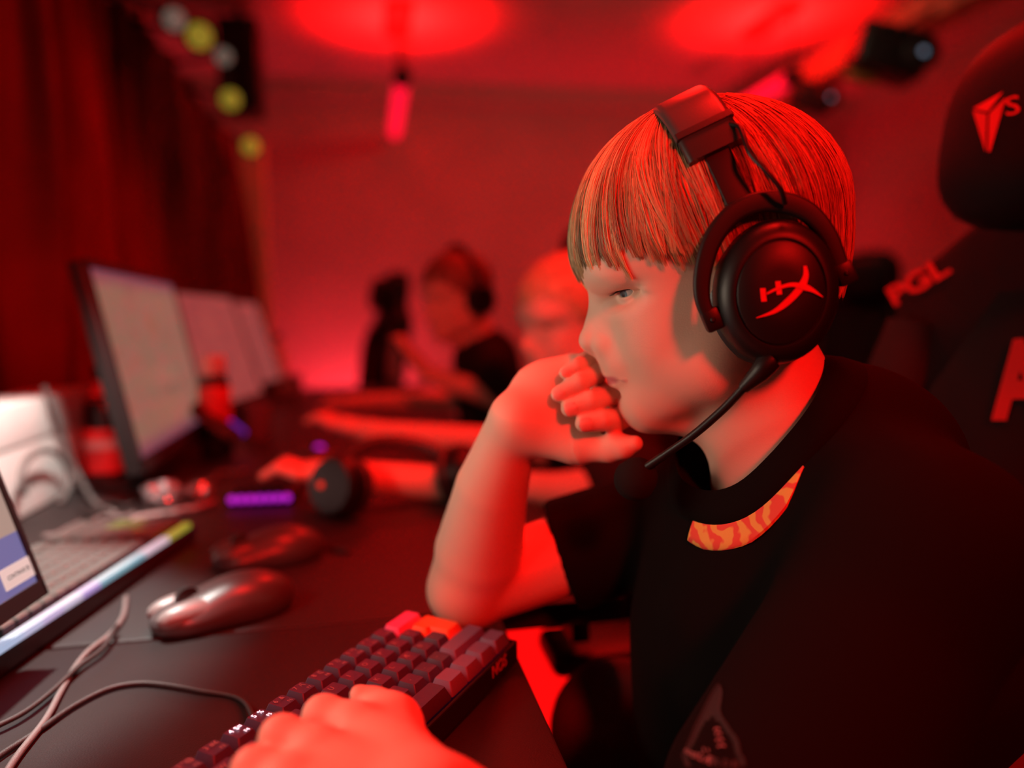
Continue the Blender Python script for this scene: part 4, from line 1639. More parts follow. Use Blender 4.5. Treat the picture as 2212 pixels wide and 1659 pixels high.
def cap_mesh(w, d=1.0, iso=False):
    """one key cap, w units wide; top at z = 0, skirt down to -9 mm; x along the row, y away from the typist"""
    H = 0.0090
    a, b = w * KU / 2 - 0.0006, d * KU / 2 - 0.0006
    ta, tb = a - 0.0028, b - 0.0030
    bm = bmesh.new()
    R = []
    for (x, y, z, sh) in ((a, b, -H, 0), (a, b, -H + .0015, 0), (ta + .0004, tb + .0004, -.0009, .0008), (ta, tb, 0.0, .0008)):
        ring = []
        rc = min(x, y) * (0.12 if z < -.004 else 0.22)
        for (sx, sy, a0) in ((1, 1, 0), (-1, 1, 90), (-1, -1, 180), (1, -1, 270)):
            for k in range(4):
                an = math.radians(a0 + 30 * k)
                ring.append(bm.verts.new((sx * (x - rc) + rc * math.cos(an), sy * (y - rc) + rc * math.sin(an) + sh, z)))
        R.append(ring)
    for i in range(3):
        for k in range(16):
            bm.faces.new((R[i][k], R[i][(k + 1) % 16], R[i + 1][(k + 1) % 16], R[i + 1][k]))
    # dished top
    c = bm.verts.new((0, .0008, -.0007 if w < 3 else .0004))
    for k in range(16):
        bm.faces.new((R[3][k], R[3][(k + 1) % 16], c))
    bm.faces.new(list(reversed(R[0])))
    me = bpy.data.meshes.new('keycap')
    bm.to_mesh(me)
    bm.free()
    me.shade_smooth()
    me.set_sharp_from_angle(angle=math.radians(35))
    return me


CAPS = {}
KROT = Matrix(((KE[0], -KDN[0], KUP[0]), (KE[1], -KDN[1], KUP[1]), (KE[2], -KDN[2], KUP[2]))).to_euler()


def add_key(u0, u1, v, m, legs=(), lit=False, d=1.0, dv=0.0):
    w = u1 - u0
    key = (round(w, 2), d, m.name)
    if key not in CAPS:
        CAPS[key] = cap_mesh(w, d)
        CAPS[key].materials.append(m)
    o = bpy.data.objects.new('keycap', CAPS[key])
    COL.objects.link(o)
    o.location = kpos((u0 + u1) / 2, v + dv)
    o.rotation_euler = KROT
    o.parent = kb
    o.matrix_parent_inverse = kb.matrix_basis.inverted()
    for (txt, lx, ly, sz) in legs:
        me = text_mesh(txt, sz, 0.0, 0.00004)
        q = bpy.data.objects.new('legend', me)
        me.materials.append(M_LEGLIT if lit else M_LEG)
        COL.objects.link(q)
        q.location = (lx, ly, 0.00025)
        q.parent = o
    return o


def leg2(main, second, fn=None):
    L = [(main, -0.0030, 0.0036, 0.0052)]
    if second:
        L.append((second, 0.0026, 0.0036, 0.0050))
    if fn:
        L.append((fn, 0.0028, -0.0030, 0.0036))
    return L


row1 = [('½', '§'), ('1', '!'), ('2', '"@'), ('3', '#£'), ('4', '$¤'), ('5', '%'), ('6', '&'), ('7', '/{'), ('8', '(['), ('9', ')]'), ('0', '=}'), ('+', '?'), ('´', '`')]
for i, (a, b) in enumerate(row1):
    add_key(i, i + 1, 0, M_KALPHA, leg2(a, b, 'F%d' % i if 0 < i <= 12 else None), lit=i in (4, 5))
add_key(13, 15, 0, M_KPINK)
add_key(0, 1.5, 1, M_KMOD)
for i, c in enumerate('QWERTYUIOPÅ^'):
    add_key(1.5 + i, 2.5 + i, 1, M_KALPHA, [(c, -0.002, 0.002, 0.0056)])
add_key(0, 1.75, 2, M_KMOD)
for i, c in enumerate("ASDFGHJKLÆØ'"):
    add_key(1.75 + i, 2.75 + i, 2, M_KALPHA, [(c, -0.002, 0.002, 0.0056)])
# tall enter key, two steps
ent = add_key(13.5, 15, 1, M_KORANGE)
add_key(13.75, 15, 2, M_KORANGE, dv=-0.28, d=1.35)
add_key(0, 1.25, 3, M_KMOD)
for i, c in enumerate('<ZXCVBNM,.-'):
    add_key(1.25 + i, 2.25 + i, 3, M_KALPHA, [(c, -0.002, 0.002, 0.0056)])
add_key(12.25, 15, 3, M_KMOD)
for (a, b) in ((0, 1.25), (1.25, 2.5), (2.5, 3.75)):
    add_key(a, b, 4, M_KMOD)
add_key(3.75, 10, 4, M_KALPHA)
for k in range(4):
    add_key(10 + 1.25 * k, 11.25 + 1.25 * k, 4, M_KMOD)
# case: tray, plate, rim
KAX = [KE, -KDN, KUP]
MB().box(kpos(7.5, 1.9, -0.0105), (14.9 * KU, 4.6 * KU, 0.002), KAX).build('key_plate', M_KPLATE, kb)
corner = [kpos(-.22, 4.72, -0.0075), kpos(15.22, 4.72, -0.0075), kpos(15.22, -.72, -0.0075), kpos(-.22, -.72, -0.0075)]
low = [np.array([q[0], q[1], DESK_Z + 0.002]) for q in corner]
ins = [kpos(-.06, 4.56, -0.0075), kpos(15.06, 4.56, -0.0075), kpos(15.06, -.56, -0.0075), kpos(-.06, -.56, -0.0075)]
ins2 = [q - KUP * 0.004 for q in ins]
V = corner + low + ins + ins2
F = [(0, 1, 5, 4), (1, 2, 6, 5), (2, 3, 7, 6), (3, 0, 4, 7), (7, 6, 5, 4), (0, 8, 9, 1), (1, 9, 10, 2), (2, 10, 11, 3), (3, 11, 8, 0),
     (8, 12, 13, 9), (9, 13, 14, 10), (10, 14, 15, 11), (11, 15, 12, 8), (12, 15, 14, 13)]
case = MB().add(V, F).build('case', M_KCASE, kb, False)
bv = case.modifiers.new('round', 'BEVEL')
bv.width = 0.0012
bv.segments = 2
# name on the front edge
me = text_mesh('NOS', 0.0125, 0.0002, 0.0003)
fn_ = nrm(np.cross(corner[1] - corner[0], low[0] - corner[0]))
if np.dot(fn_, KN) < 0:
    fn_ = -fn_
place_mesh('lettering', me, mat('case_print', (0.35, 0.10, 0.08), 0.5), case, (kpos(13.35, 4.72, -0.0135) + fn_ * 0.0008), [KE, UP, fn_])
# its cable
cz = DESK_Z + 0.0025
cp = [kpos(6.0, -.60, -0.016)] + [on_z(x, y, cz) for (x, y) in ((520, 1511), (430, 1492), (360, 1480), (300, 1476), (235, 1488), (160, 1525), (80, 1580), (0, 1632), (-60, 1680))]
M_CABB = mat('cable_black', (0.016, 0.013, 0.012), 0.6, bump=0.3, bscale=1500)
o = MB().tube(spline(cp, 8), 0.0021, 8).build('keyboard_cable', M_CABB, kb, True)

# ------------------------------------------------------------------ loose cables
M_CABG = mat('cable_grey', (0.12, 0.115, 0.11), 0.5, bump=0.3, bscale=1500)
M_CABW = mat('cable_white', (0.30, 0.29, 0.28), 0.45)


def cable(pts, r, m, label, z=None):
    P = [on_z(x, y, DESK_Z + r + 0.0004 + dz) for (x, y, dz) in pts]
    o = MB().tube(spline(P, 9), r, 8).build('cable', m, None, True)
    tag(o, label, 'cable')
    return o


cable([(272, 1290, 0), (266, 1330, 0), (240, 1368, 0), (190, 1408, 0), (158, 1448, 0), (128, 1500, 0), (98, 1555, 0), (40, 1630, 0), (0, 1690, 0)], 0.0024, M_CABG,
      'grey braided cable running from under the lit keyboard to the lower left corner')
cable([(252, 1352, 0.006), (222, 1400, 0.004), (170, 1440, 0.003), (110, 1495, 0.003), (50, 1540, 0.003), (-20, 1575, 0.003)], 0.0020, M_CABB,
      'thin black cable looping beside the grey braided cable')

# ------------------------------------------------------------------ full-size lit keyboard pushed back beside the laptop screen
A0, A1 = on_z(0, 1436, DESK_Z + 0.014), on_z(428, 1142, DESK_Z + 0.014)
ke = nrm((A1 - A0) * np.array([1, 1, 0]))
kn_ = np.array([ke[1], -ke[0], 0.0])                   # towards the boy
kb2 = empty('full_size_keyboard', tuple(A1 - ke * 0.22 - kn_ * 0.07 + np.array([0, 0, DESK_Z - A1[2]])))
tag(kb2, 'full-size black keyboard with a coloured light bar along its front edge', 'keyboard')
FO = A1 - kn_ * 0.002                                  # far front corner
FO = np.array([FO[0], FO[1], DESK_Z])
AX2 = [ke, -kn_, UP]
MB().box(FO - ke * 0.225 - kn_ * 0.075 + UP * 0.0115, (0.45, 0.150, 0.019), AX2, .003).build('case', M_KCASE, kb2)
M_KEYG = mat('keycap_light', (0.075, 0.078, 0.072), 0.4)
M_KEYGR = mat('keycap_green', (0.10, 0.17, 0.06), 0.4)
c2 = bpy.data.meshes.new('k2')
tmp = MB().prism([(-.0082, -.0082), (.0082, -.0082), (.0082, .0082), (-.0082, .0082)], (0, 0, -.007), np.eye(3), .0068)
top = [(x * .78, y * .78 + .0005, .0016) for (x, y, z) in tmp.v[4:]]
tmp.add(tmp.v[4:] + top, [(4, 5, 6, 7), (0, 1, 5, 4), (1, 2, 6, 5), (2, 3, 7, 6), (3, 0, 4, 7)])
K2M = pyd('keycap', tmp.v, tmp.f)
K2M.materials.append(M_KEYG)
K2G = K2M.copy()
K2G.materials.clear()
K2G.materials.append(M_KEYGR)
rot2 = Matrix(((ke[0], -kn_[0], 0), (ke[1], -kn_[1], 0), (0, 0, 1))).to_euler()
for r_ in range(6):
    for c_ in range(22):
        if c_ in (15 - 11, 18) and r_ in (0,):
            continue
        if c_ == 4:
            continue
        o = bpy.data.objects.new('keycap', K2G if (c_ in (0, 1) and r_ in (2, 3)) or (c_ == 2 and r_ == 1) else K2M)
        COL.objects.link(o)
        o.location = FO - ke * (0.016 + c_ * 0.0193) - kn_ * (0.026 + r_ * 0.0195 + (0.004 if r_ == 5 else 0)) + UP * 0.0285
        o.rotation_euler = rot2
        o.parent = kb2
        o.matrix_parent_inverse = kb2.matrix_basis.inverted()
cols = [(0.30, 0.62, 0.05), (0.40, 0.62, 0.08), (0.62, 0.60, 0.70), (0.62, 0.60, 0.72), (0.04, 0.50, 0.62), (0.04, 0.52, 0.62), (0.05, 0.50, 0.62), (0.30, 0.34, 0.75), (0.50, 0.60, 0.80),
        (0.45, 0.50, 0.80), (0.45, 0.60, 0.85), (0.45, 0.60, 0.85), (0.45, 0.60, 0.85)]
for i, c in enumerate(cols):
    a = 0.018 + i * 0.031
    MB().box(FO - ke * (a + .0155) - kn_ * 0.004 + UP * 0.0235, (0.031, 0.009, 0.006), AX2).build('light_bar', mat('bar_%d' % i, (0.2, 0.2, 0.2), 0.4, emit=c, emit_s=0.75 if i not in (0, 1) else 0.45), kb2)

# ------------------------------------------------------------------ mice
M_MOUSE = mat('mouse_shell', (0.05, 0.045, 0.045), 0.34, spec=0.5)
M_MGREY = mat('mouse_grey', (0.16, 0.16, 0.155), 0.38, spec=0.5)


def mouse(front, back, label, light, L=0.122):
    f_, b_ = on_z(*front, DESK_Z), on_z(*back, DESK_Z)
    d = nrm(f_ - b_)
    L = float(np.linalg.norm(f_ - b_)) if L is None else L
    c = (f_ + b_) / 2
    sd = np.array([-d[1], d[0], 0])
    r = empty('mouse', tuple(c))
    tag(r, label, 'mouse')
    A = [d, sd, UP]
    s = Solid()
    s.ell(c - d * L * .12 + UP * .012, (L * .40, .033, .028), A, .01)
    s.ell(c + d * L * .22 + UP * .010, (L * .30, .030, .018), A, .012)
    s.ell(c - UP * .03, (.2, .2, .0302), None, .001, True)
    V, F = s.mesh(0.003, 2, project=False)
    V[:, 2] = np.maximum(V[:, 2], DESK_Z + .0008)
    link('shell', fast_mesh('shell', V, F), M_MOUSE, r)
    for q in (-1, 1):
        s = Solid()
        s.ell(c + d * L * .27 + sd * q * .0135 + UP * .017, (L * .24, .0125, .0125), A, .004)
        V, F = s.mesh(0.003, 2, project=False)
        link('button', fast_mesh('button', V, F), light, r)
    MB().lathe([(.006, -.004), (.0105, -.003), (.0105, .003), (.006, .004)], c + d * L * .26 + UP * .0275, [d, UP, sd], 18).build('wheel', M_BLACK, r)
    for q in (.0, .09):
        MB().box(c - d * (L * q - .008) + sd * -.0325 + UP * .019, (.016, .004, .006), A, .0015).build('side_button', M_MGREY, r)
    return r


mouse((352, 1372), (612, 1302), 'black mouse with pale grey buttons on the desk in front of the small keyboard', M_MGREY, 0.128)
mouse((470, 1232), (690, 1196), 'dark mouse further back, beyond the black mouse with pale buttons', M_MOUSE, 0.12)
o = MB().tube(spline([on_z(660, 1178, DESK_Z + .012), on_z(700, 1182, DESK_Z + .004), on_z(752, 1192, DESK_Z + .003)], 6), [.0022] * 10 + [.0030] * 3, 8).build('stylus', M_CABB, None, True)
tag(o, 'short thin black stylus lying beside the further mouse', 'stylus')

# ------------------------------------------------------------------ screens


def screen_mat(name, kind):
    m = bpy.data.materials.new(name)
    m.use_nodes = True
    nt = m.node_tree
    b = nt.nodes['Principled BSDF']
    b.inputs['Base Color'].default_value = (0.01, 0.01, 0.01, 1)
    b.inputs['Roughness'].default_value = 0.25
    tc = nt.nodes.new('ShaderNodeTexCoord')
    sep = nt.nodes.new('ShaderNodeSeparateXYZ')
    nt.links.new(tc.outputs['UV'], sep.inputs[0])
    ramp = nt.nodes.new('ShaderNodeValToRGB')
    cr = ramp.color_ramp
    if kind == 'near':
        nt.links.new(sep.outputs['Y'], ramp.inputs[0])
        cr.interpolation = 'CONSTANT'
        cr.elements[0].color = (0.0125, 0.0115, 0.026, 1)
        e = cr.elements.new(0.15)
        e.color = (0.033, 0.022, 0.018, 1)
        e = cr.elements.new(0.62)
        e.color = (1.0, 0.80, 0.60, 1)  # unseen upper part, made much brighter as added face light
        cr.elements[-1].position = 1.0
        cr.elements[-1].color = (1.0, 0.82, 0.62, 1)
        st = 9.0
    else:
        n = nt.nodes.new('ShaderNodeTexNoise')
        n.inputs['Scale'].default_value = 5.0
        nt.links.new(tc.outputs['UV'], n.inputs['Vector'])
        nt.links.new(n.outputs['Fac'], ramp.inputs[0])
        pal = {'a': [(0.30, (0.42, 0.16, 0.10, 1)), (0.42, (0.44, 0.18, 0.14, 1)), (0.52, (0.32, 0.20, 0.13, 1)), (0.62, (0.46, 0.17, 0.13, 1)), (0.72, (0.20, 0.16, 0.10, 1))],
               'b': [(0.3, (0.50, 0.09, 0.08, 1)), (0.7, (0.40, 0.07, 0.07, 1))]}[kind]
        cr.elements[0].position, cr.elements[0].color = pal[0]
        cr.elements[-1].position, cr.elements[-1].color = pal[-1]
        for p_, c_ in pal[1:-1]:
            e = cr.elements.new(p_)
            e.color = c_
        st = 0.62
    src = ramp.outputs[0]
    if kind == 'near':                      # far half brightened to throw more light on the boy's face
        mr = nt.nodes.new('ShaderNodeMapRange')
        mr.inputs['From Min'].default_value = 0.52
        mr.inputs['From Max'].default_value = 0.56
        mr.inputs['To Min'].default_value = 1.35
        mr.inputs['To Max'].default_value = 0.25
        nt.links.new(sep.outputs['X'], mr.inputs['Value'])
        sc_ = nt.nodes.new('ShaderNodeVectorMath')
        sc_.operation = 'SCALE'
        nt.links.new(src, sc_.inputs[0])
        nt.links.new(mr.outputs['Result'], sc_.inputs['Scale'])
        src = sc_.outputs['Vector']
    if kind == 'a':
        r2 = nt.nodes.new('ShaderNodeValToRGB')
        r2.color_ramp.elements[0].position = 0.0
        r2.color_ramp.elements[0].color = (1, 1, 1, 1)
        e = r2.color_ramp.elements.new(0.10)
        e.color = (0, 0, 0, 1)
        e = r2.color_ramp.elements.new(0.90)
        e.color = (0, 0, 0, 1)
        r2.color_ramp.elements[-1].color = (1, 1, 1, 1)
        nt.links.new(sep.outputs['Y'], r2.inputs[0])
        mx = nt.nodes.new('ShaderNodeMix')
        mx.data_type = 'RGBA'
        nt.links.new(r2.outputs[0], mx.inputs['Factor'])
        nt.links.new(src, mx.inputs['A'])
        mx.inputs['B'].default_value = (0.24, 0.06, 0.12, 1)
        src = mx.outputs['Result']
    nt.links.new(src, b.inputs['Emission Color'])
    b.inputs['Emission Strength'].default_value = st
    return m


def monitor(P, ey, tilt, W, H, label, smat, group=None, st=1.0, stand=True, t=.011, tb=.022):
    """P = far lower corner of the panel, ey = direction along the lower edge towards the camera"""
    ey = nrm(ey)
    nf = nrm(np.cross(ey, UP))
    if nf[0] < 0:
        nf = -nf
    up = UP * math.cos(tilt) - nf * math.sin(tilt)
    n_ = nrm(np.cross(up, ey))
    if np.dot(n_, nf) < 0:
        n_ = -n_
    c = P + ey * W / 2 + up * H / 2
    r = empty('monitor', (c[0], c[1], DESK_Z))
    tag(r, label, 'monitor', group)
    A = [ey, up, n_]
    MB().box(c - n_ * .011, (W, H, .022), A, .004).build('housing', M_BLACK, r)
    fr = MB()
    for (a, b, w, h) in ((0, H / 2 - t / 2, W, t), (0, -H / 2 + tb / 2, W, tb), (W / 2 - t / 2, 0, t, H), (-W / 2 + t / 2, 0, t, H)):
        fr.box(c + ey * a + up * b + n_ * .0015, (w, h, .004), A)
    fr.build('bezel', M_BLACK, r)
    a0, b0 = W / 2 - t, H / 2 - t
    V = [c - ey * a0 - up * (H / 2 - tb) + n_ * .0008, c + ey * a0 - up * (H / 2 - tb) + n_ * .0008, c + ey * a0 + up * b0 + n_ * .0008, c - ey * a0 + up * b0 + n_ * .0008]
    me = pyd('screen', V, [(0, 1, 2, 3)])
    uv = me.uv_layers.new(name='UVMap')
    for i, q in enumerate(((0, 0), (1, 0), (1, 1), (0, 1))):
        uv.data[i].uv = q
    scr = link('screen', me, smat, r, False)
    if stand:
        foot = np.array([c[0] - n_[0] * .06, c[1], DESK_Z])
        MB().tube([c - n_ * .03, foot + UP * .012], .016, 12).build('stand', M_BLACK, r)
        MB().box(foot + UP * .006, (.12, .20, .010), None, .004).build('foot', M_BLACK, r)
    return r, scr, (c, ey, up, n_)


P1 = on_x(97, 1284, -0.262)
m1, s1, (c1, e1, u1, n1) = monitor(P1, np.array([-0.10, -1, 0]), math.radians(17), 0.50, 0.30, 'monitor at the left edge showing a CONTINUE button, facing the blond boy',
                                   screen_mat('screen_near', 'near'), 'monitors on the desk', t=.0045, tb=.013)
# button on the screen
far_low = c1 - e1 * .25 - u1 * .15
bc = on_plane(38, 1238, c1 + n1 * .0014, n1)
MB().box(bc, (.040, .016, .0006), [e1, u1, n1], .0).build('screen_button', mat('button_light', (0.1, 0.1, 0.1), 0.5, emit=(0.60, 0.46, 0.42), emit_s=1.0), s1)
me = text_mesh('CONTINUE (R)', 0.0046, 0.0, 0.0001)
place_mesh('lettering', me, mat('screen_ink', (0.02, 0.02, 0.03), 0.5), s1, bc + n1 * .0012, [-e1, u1, n1])

for i, (y_, lb, kd) in enumerate(((1.74, 'tall monitor with a pale busy picture, nearest of the row by the curtain', 'a'),
                                  (2.36, 'monitor with pink screen just behind the tall one', 'b'),
                                  (2.98, 'monitor with dim pink screen furthest down the row', 'b'))):
    P = np.array([-0.345 - 0.012 * i, y_, DESK_Z + 0.055])
    monitor(P + np.array([0.05 * (i > 0), 0, 0]), np.array([0.02 if i == 0 else -0.13, -1, 0]), math.radians(11 if i == 0 else 16), 0.545, 0.32, lb, screen_mat('screen_%d' % i, kd), 'monitors on the desk')

# ------------------------------------------------------------------ two more players further down the row
def turn(v, ang):
    c, s = math.cos(ang), math.sin(ang)
    return np.array([v[0] * c - v[1] * s, v[0] * s + v[1] * c, v[2]])


def hand_at(so, tip, back, s=1.0):
    """a hand lying flat: wrist at back, fingers towards tip"""
    d = nrm(tip - back)
    sd = nrm(np.cross(UP, d))
    palm = back + d * 0.045
    so.cone(back, palm, 0.021 * s, 0.020 * s, 0.012)
    so.ell(palm, (0.038 * s, 0.034 * s, 0.016 * s), [d, sd, np.cross(d, sd)], 0.01)
    for i, q in enumerate((-1.5, -0.5, 0.5, 1.5)):
        k0 = palm + d * 0.028 + sd * q * 0.0165
        k1 = k0 + d * 0.030 + UP * 0.008
        k2_ = k1 + d * 0.022 - UP * 0.014
        so.chain([k0, k1, k2_], [0.0100 * s, 0.0085 * s, 0.0070 * s], 0.004)
    so.chain([palm - sd * 0.022, palm + d * 0.022 - sd * 0.042, palm + d * 0.045 - sd * 0.044], [0.014 * s, 0.010 * s, 0.008 * s], 0.006)


def bg_person(c, yaw, pitch, sc, shoulders, arms, label, hairm, shirtm, chest, legm, res=0.0038, sleeve=0.45):
    s = 0.000332 * sc
    f = turn(np.array([-1.0, 0, 0]), yaw)                 # looking direction
    back = -f * math.cos(pitch) + UP * math.sin(pitch)
    down = -UP * math.cos(pitch) - f * math.sin(pitch) * 1.0
    down = nrm(down - back * np.dot(down, back))
    left = np.cross(down, back)
    if np.dot(left, np.array([0, -1, 0])) < 0:
        left = -left
    F = Frame(c, [back, down, left], s)
    so = Solid()
    head_shapes(so, F, eyes=False)
    for sg in (1, -1):
        so.ell(F.p(40, 50, 190 * sg), (36 * s, 66 * s, 22 * s), F.ax, 14 * s)
        so.ell(F.p(-178, 6, 86 * sg), (38 * s, 34 * s, 38 * s), F.ax, 12 * s)
    neck = F.p(60, 230, 0)
    base = (shoulders[0] + shoulders[1]) / 2
    so.cone(F.p(40, 130, 0), base + (neck - base) * 0.2, 0.046 * sc, 0.05 * sc, 0.02)
    so.cone(base, chest, 0.06, 0.08, 0.03)
    sl = Solid()
    sl.cone(base - UP * 0.01, chest, 0.085, 0.105, 0.04)
    sl.ell(chest - UP * 0.10, (0.10, 0.13, 0.15), None, 0.05)
    for i, (sh_, el, hb, ht) in enumerate(arms):
        so.cone(base, sh_, 0.045, 0.038, 0.03)
        so.chain([sh_, el, hb], [0.038, 0.033, 0.022], 0.012)
        hand_at(so, ht, hb, 0.95)
        sl.cone(base, sh_, 0.062, 0.050, 0.04)
        sl.cone(sh_, sh_ + (el - sh_) * sleeve, 0.050, 0.052, 0.02)
    V, Fc = so.mesh(res, 1, project=False)
    me = fast_mesh('person', V, Fc)
    at_ = me.color_attributes.new('tint', 'FLOAT_COLOR', 'POINT')
    n_ = len(me.vertices)
    tn = np.tile(np.array([0.72, 0.48, 0.37, 1.0]), (n_, 1))
    lc = (np.asarray(V) - F.o) @ F.ax.T / F.s
    q = ((lc - np.array([-258, 190, 0])) / np.array([34, 18, 55]))
    tn[(q * q).sum(1) < 1, :3] = (0.58, 0.25, 0.25)
    for sg in (1, -1):
        q = ((lc - np.array([-212, 2, 92 * sg])) / np.array([18, 9, 24]))
        tn[(q * q).sum(1) < 1, :3] = (0.05, 0.04, 0.035)
        q = ((lc - np.array([-235, -42, 80 * sg])) / np.array([40, 9, 46]))
        tn[(q * q).sum(1) < 1, :3] = (0.25, 0.15, 0.08)
    at_.data.foreach_set('color', tn.astype(np.float32).ravel())
    P = link('person', me, SKIN)
    tag(P, label, 'person')
    h = Solid()
    h.ell(F.p(6, -104, 0), (292 * s, 246 * s, 244 * s), F.ax, 0.004)
    h.ell(F.p(-235, 130, 0), (250 * s, 190 * s, 420 * s), F.ax, 0.012, True)
    h.ell(F.p(40, 330, 0), (420 * s, 260 * s, 420 * s), F.ax, 0.012, True)
    V, Fc = h.mesh(0.004, 1, project=False)
    # tousle the surface
    V = V + nrm(np.array([0.3, 0.2, 0.9])) * (np.sin(V @ np.array([210, 90, 40.0])) * np.sin(V @ np.array([-60, 170, 120.0])))[:, None] * 0.003
    link('hair', fast_mesh('hair', V, Fc), hairm, P)
    V, Fc = sl.mesh(0.006, 2, project=False)
    link('shirt', fast_mesh('shirt', V, Fc), shirtm, P)
    lg = Solid()
    sx, sy = float(chest[0]), float(chest[1])
    lg.ell((sx + .03, sy, .56), (.12, .15, .10), None, .04)
    for q in (-1, 1):
        kn2 = np.array([sx - .30, sy + q * .11, .545])
        lg.cone((sx + .02, sy + q * .08, .545), kn2, .080, .064, .03)
        lg.cone(kn2, kn2 + np.array([-.02, 0, -.45]), .060, .048, .02)
    V, Fc = lg.mesh(0.010, 2, project=False)
    link('trousers', fast_mesh('trousers', V, Fc), legm, P)
    return P, F


M_HAIR2 = mat('light_hair', (0.52, 0.36, 0.20), 0.5, noise=0.35, nscale=60, bump=0.5, bscale=250)
M_HAIR3 = mat('brown_hair', (0.20, 0.085, 0.05), 0.5, noise=0.35, nscale=60, bump=0.5, bscale=250)
M_SH2 = mat('dark_shirt', (0.020, 0.014, 0.014), 0.9, spec=0.1)

k1c = at_depth(1238, 690, 1.32)
k1b = at_depth(1335, 960, 1.36)
P2, F2 = bg_person(k1c, 0.30, 0.12, 1.0, (k1b + np.array([-.02, .14, 0]), k1b + np.array([0, -.14, 0])),
                   [(k1b + np.array([-.02, .135, -.02]), at_depth(1180, 965, 1.52), at_depth(800, 932, 1.50), at_depth(690, 905, 1.52)),
                    (k1b + np.array([-.01, -.135, -.03]), at_depth(1225, 1068, 1.20), at_depth(760, 1026, 1.14), at_depth(640, 1018, 1.14))],
                   'player with short blond hair, half hidden behind the boy\'s raised fist', M_HAIR2, M_SH2, k1b + np.array([0.02, 0, -0.22]), mat('light_trousers', (0.60, 0.45, 0.42), 0.8))
k2c = at_depth(992, 638, 1.97)
k2b = at_depth(1050, 775, 2.02)
P3, F3 = bg_person(k2c, 0.42, 0.12, 1.0, (k2b + np.array([0, .13, 0]), k2b + np.array([0, -.13, 0])),
                   [(k2b + np.array([0, .125, -.02]), at_depth(985, 862, 2.20), at_depth(790, 868, 2.20), at_depth(705, 872, 2.20)),
                    (k2b + np.array([0, -.125, -.03]), at_depth(1105, 868, 1.90), at_depth(925, 808, 1.88), at_depth(882, 756, 1.88))],
                   'player in dark shirt with reddish brown hair, further down the row and facing the screens', M_HAIR3, M_SH2, k2b + np.array([0.03, 0, -0.2]), mat('blue_trousers', (0.06, 0.06, 0.08), 0.8))
# headset worn by the further player
h2 = empty('headset', tuple(F3.p(30, 40, 0)))
tag(h2, 'dark headset on the further player with reddish brown hair', 'headset')
pts = [F3.p(20 + 10 * math.cos(a), 30 - 400 * math.sin(a), 262 * math.cos(a)) for a in np.linspace(0, math.pi, 20)]
MB().tube(pts, 0.011, 8).build('headband', M_PLAST, h2, True)
for sg in (1, -1):
    MB().lathe([(.03, 0), (.040, .004), (.040, .022), (.034, .032), (.001, .034)], F3.p(30, 45, 215 * sg), [F3.ax[0], F3.ax[1], F3.ax[2] * sg], 24).build('ear_cup', M_PLAST, h2, 50)

gaming_chair((0.36, 1.36, 0), 0.05, 'gaming chair of the player with short blond hair, behind the boy\'s head')
gaming_chair((0.33, 2.07, 0), -0.08, 'black and red gaming chair of the player with reddish brown hair')
gaming_chair((-0.16, 4.3, 0), 0.25, 'empty black gaming chair at the far end of the desk')
gaming_chair((1.98, 3.05, 0), 0.5, 'dark gaming chair standing alone at the right, beyond the boy\'s headset')

# made-up glowing block on a stand, in place of a red-lit patch
st_ = empty('glow_block_stand', (0.15, 1.02, 0))
tag(st_, 'low black stand added under the glowing red block', 'stand')
MB().box((0.15, 1.02, .185), (.24, .26, .02), None, .003).build('shelf', M_BLACKM, st_)
for x in (.05, .25):
    for y in (.91, 1.13):
        MB().box((x, y, .088), (.02, .02, .175), None, .002).build('leg', M_BLACKM, st_)
glow_box = empty('red_glow_block', (0.15, 1.02, .195))
tag(glow_box, 'made-up glowing red block under the far desk, for a red-lit patch', 'computer')
MB().box((0.15, 1.02, .425), (.21, .24, .46), None, .006).build('case', M_BLACK, glow_box)
MB().box((0.15, .896, .425), (.19, .006, .43), None, .002).build('glowing_front', mat('red_patch_glow', (0.5, 0.02, 0.02), 0.4, emit=(1.0, 0.003, 0.003), emit_s=1.3), glow_box)
for x in (.07, .23):
    for y in (.94, 1.10):
        MB().lathe([(.014, -.0), (.014, .006)], (x, y, .195), None, 10).build('rubber_foot', M_BLACK, glow_box)

# ------------------------------------------------------------------ things on the far half of the desk


def stuff_keyboard(pa, pb, label, led, led_s, rows=5, dep=0.105):
    a, b = on_z(*pa, DESK_Z + .012), on_z(*pb, DESK_Z + .012)
    e = nrm((b - a) * np.array([1, 1, 0]))
    nn = np.array([e[1], -e[0], 0])
    L = float(np.linalg.norm(b - a))
    o0 = np.array([a[0], a[1], DESK_Z])
    r = empty('keyboard', tuple(o0 + e * L / 2 - nn * dep / 2))
    tag(r, label, 'keyboard')
    A = [e, -nn, UP]
    MB().box(o0 + e * L / 2 - nn * dep / 2 + UP * .010, (L, dep, .017), A, .003).build('case', M_KCASE, r)
    rot = Matrix(((e[0], -nn[0], 0), (e[1], -nn[1], 0), (0, 0, 1))).to_euler()
    n_ = int((L - .012) / .0193)
    for r_ in range(rows):
        for c_ in range(n_):
            o = bpy.data.objects.new('keycap', K2D)
            COL.objects.link(o)
            o.location = o0 + e * (.016 + c_ * .0193) - nn * (.018 + r_ * .0190) + UP * .026
            o.rotation_euler = rot
            o.parent = r
            o.matrix_parent_inverse = r.matrix_basis.inverted()
    for k in range(7):
        MB().lathe([(.0048, -.003), (.006, 0), (.0048, .003), (.001, .004)], o0 + e * (L * (0.08 + 0.14 * k)) + nn * .001 + UP * .012, [e, UP, nn], 12).build('light', led, r)
    return r


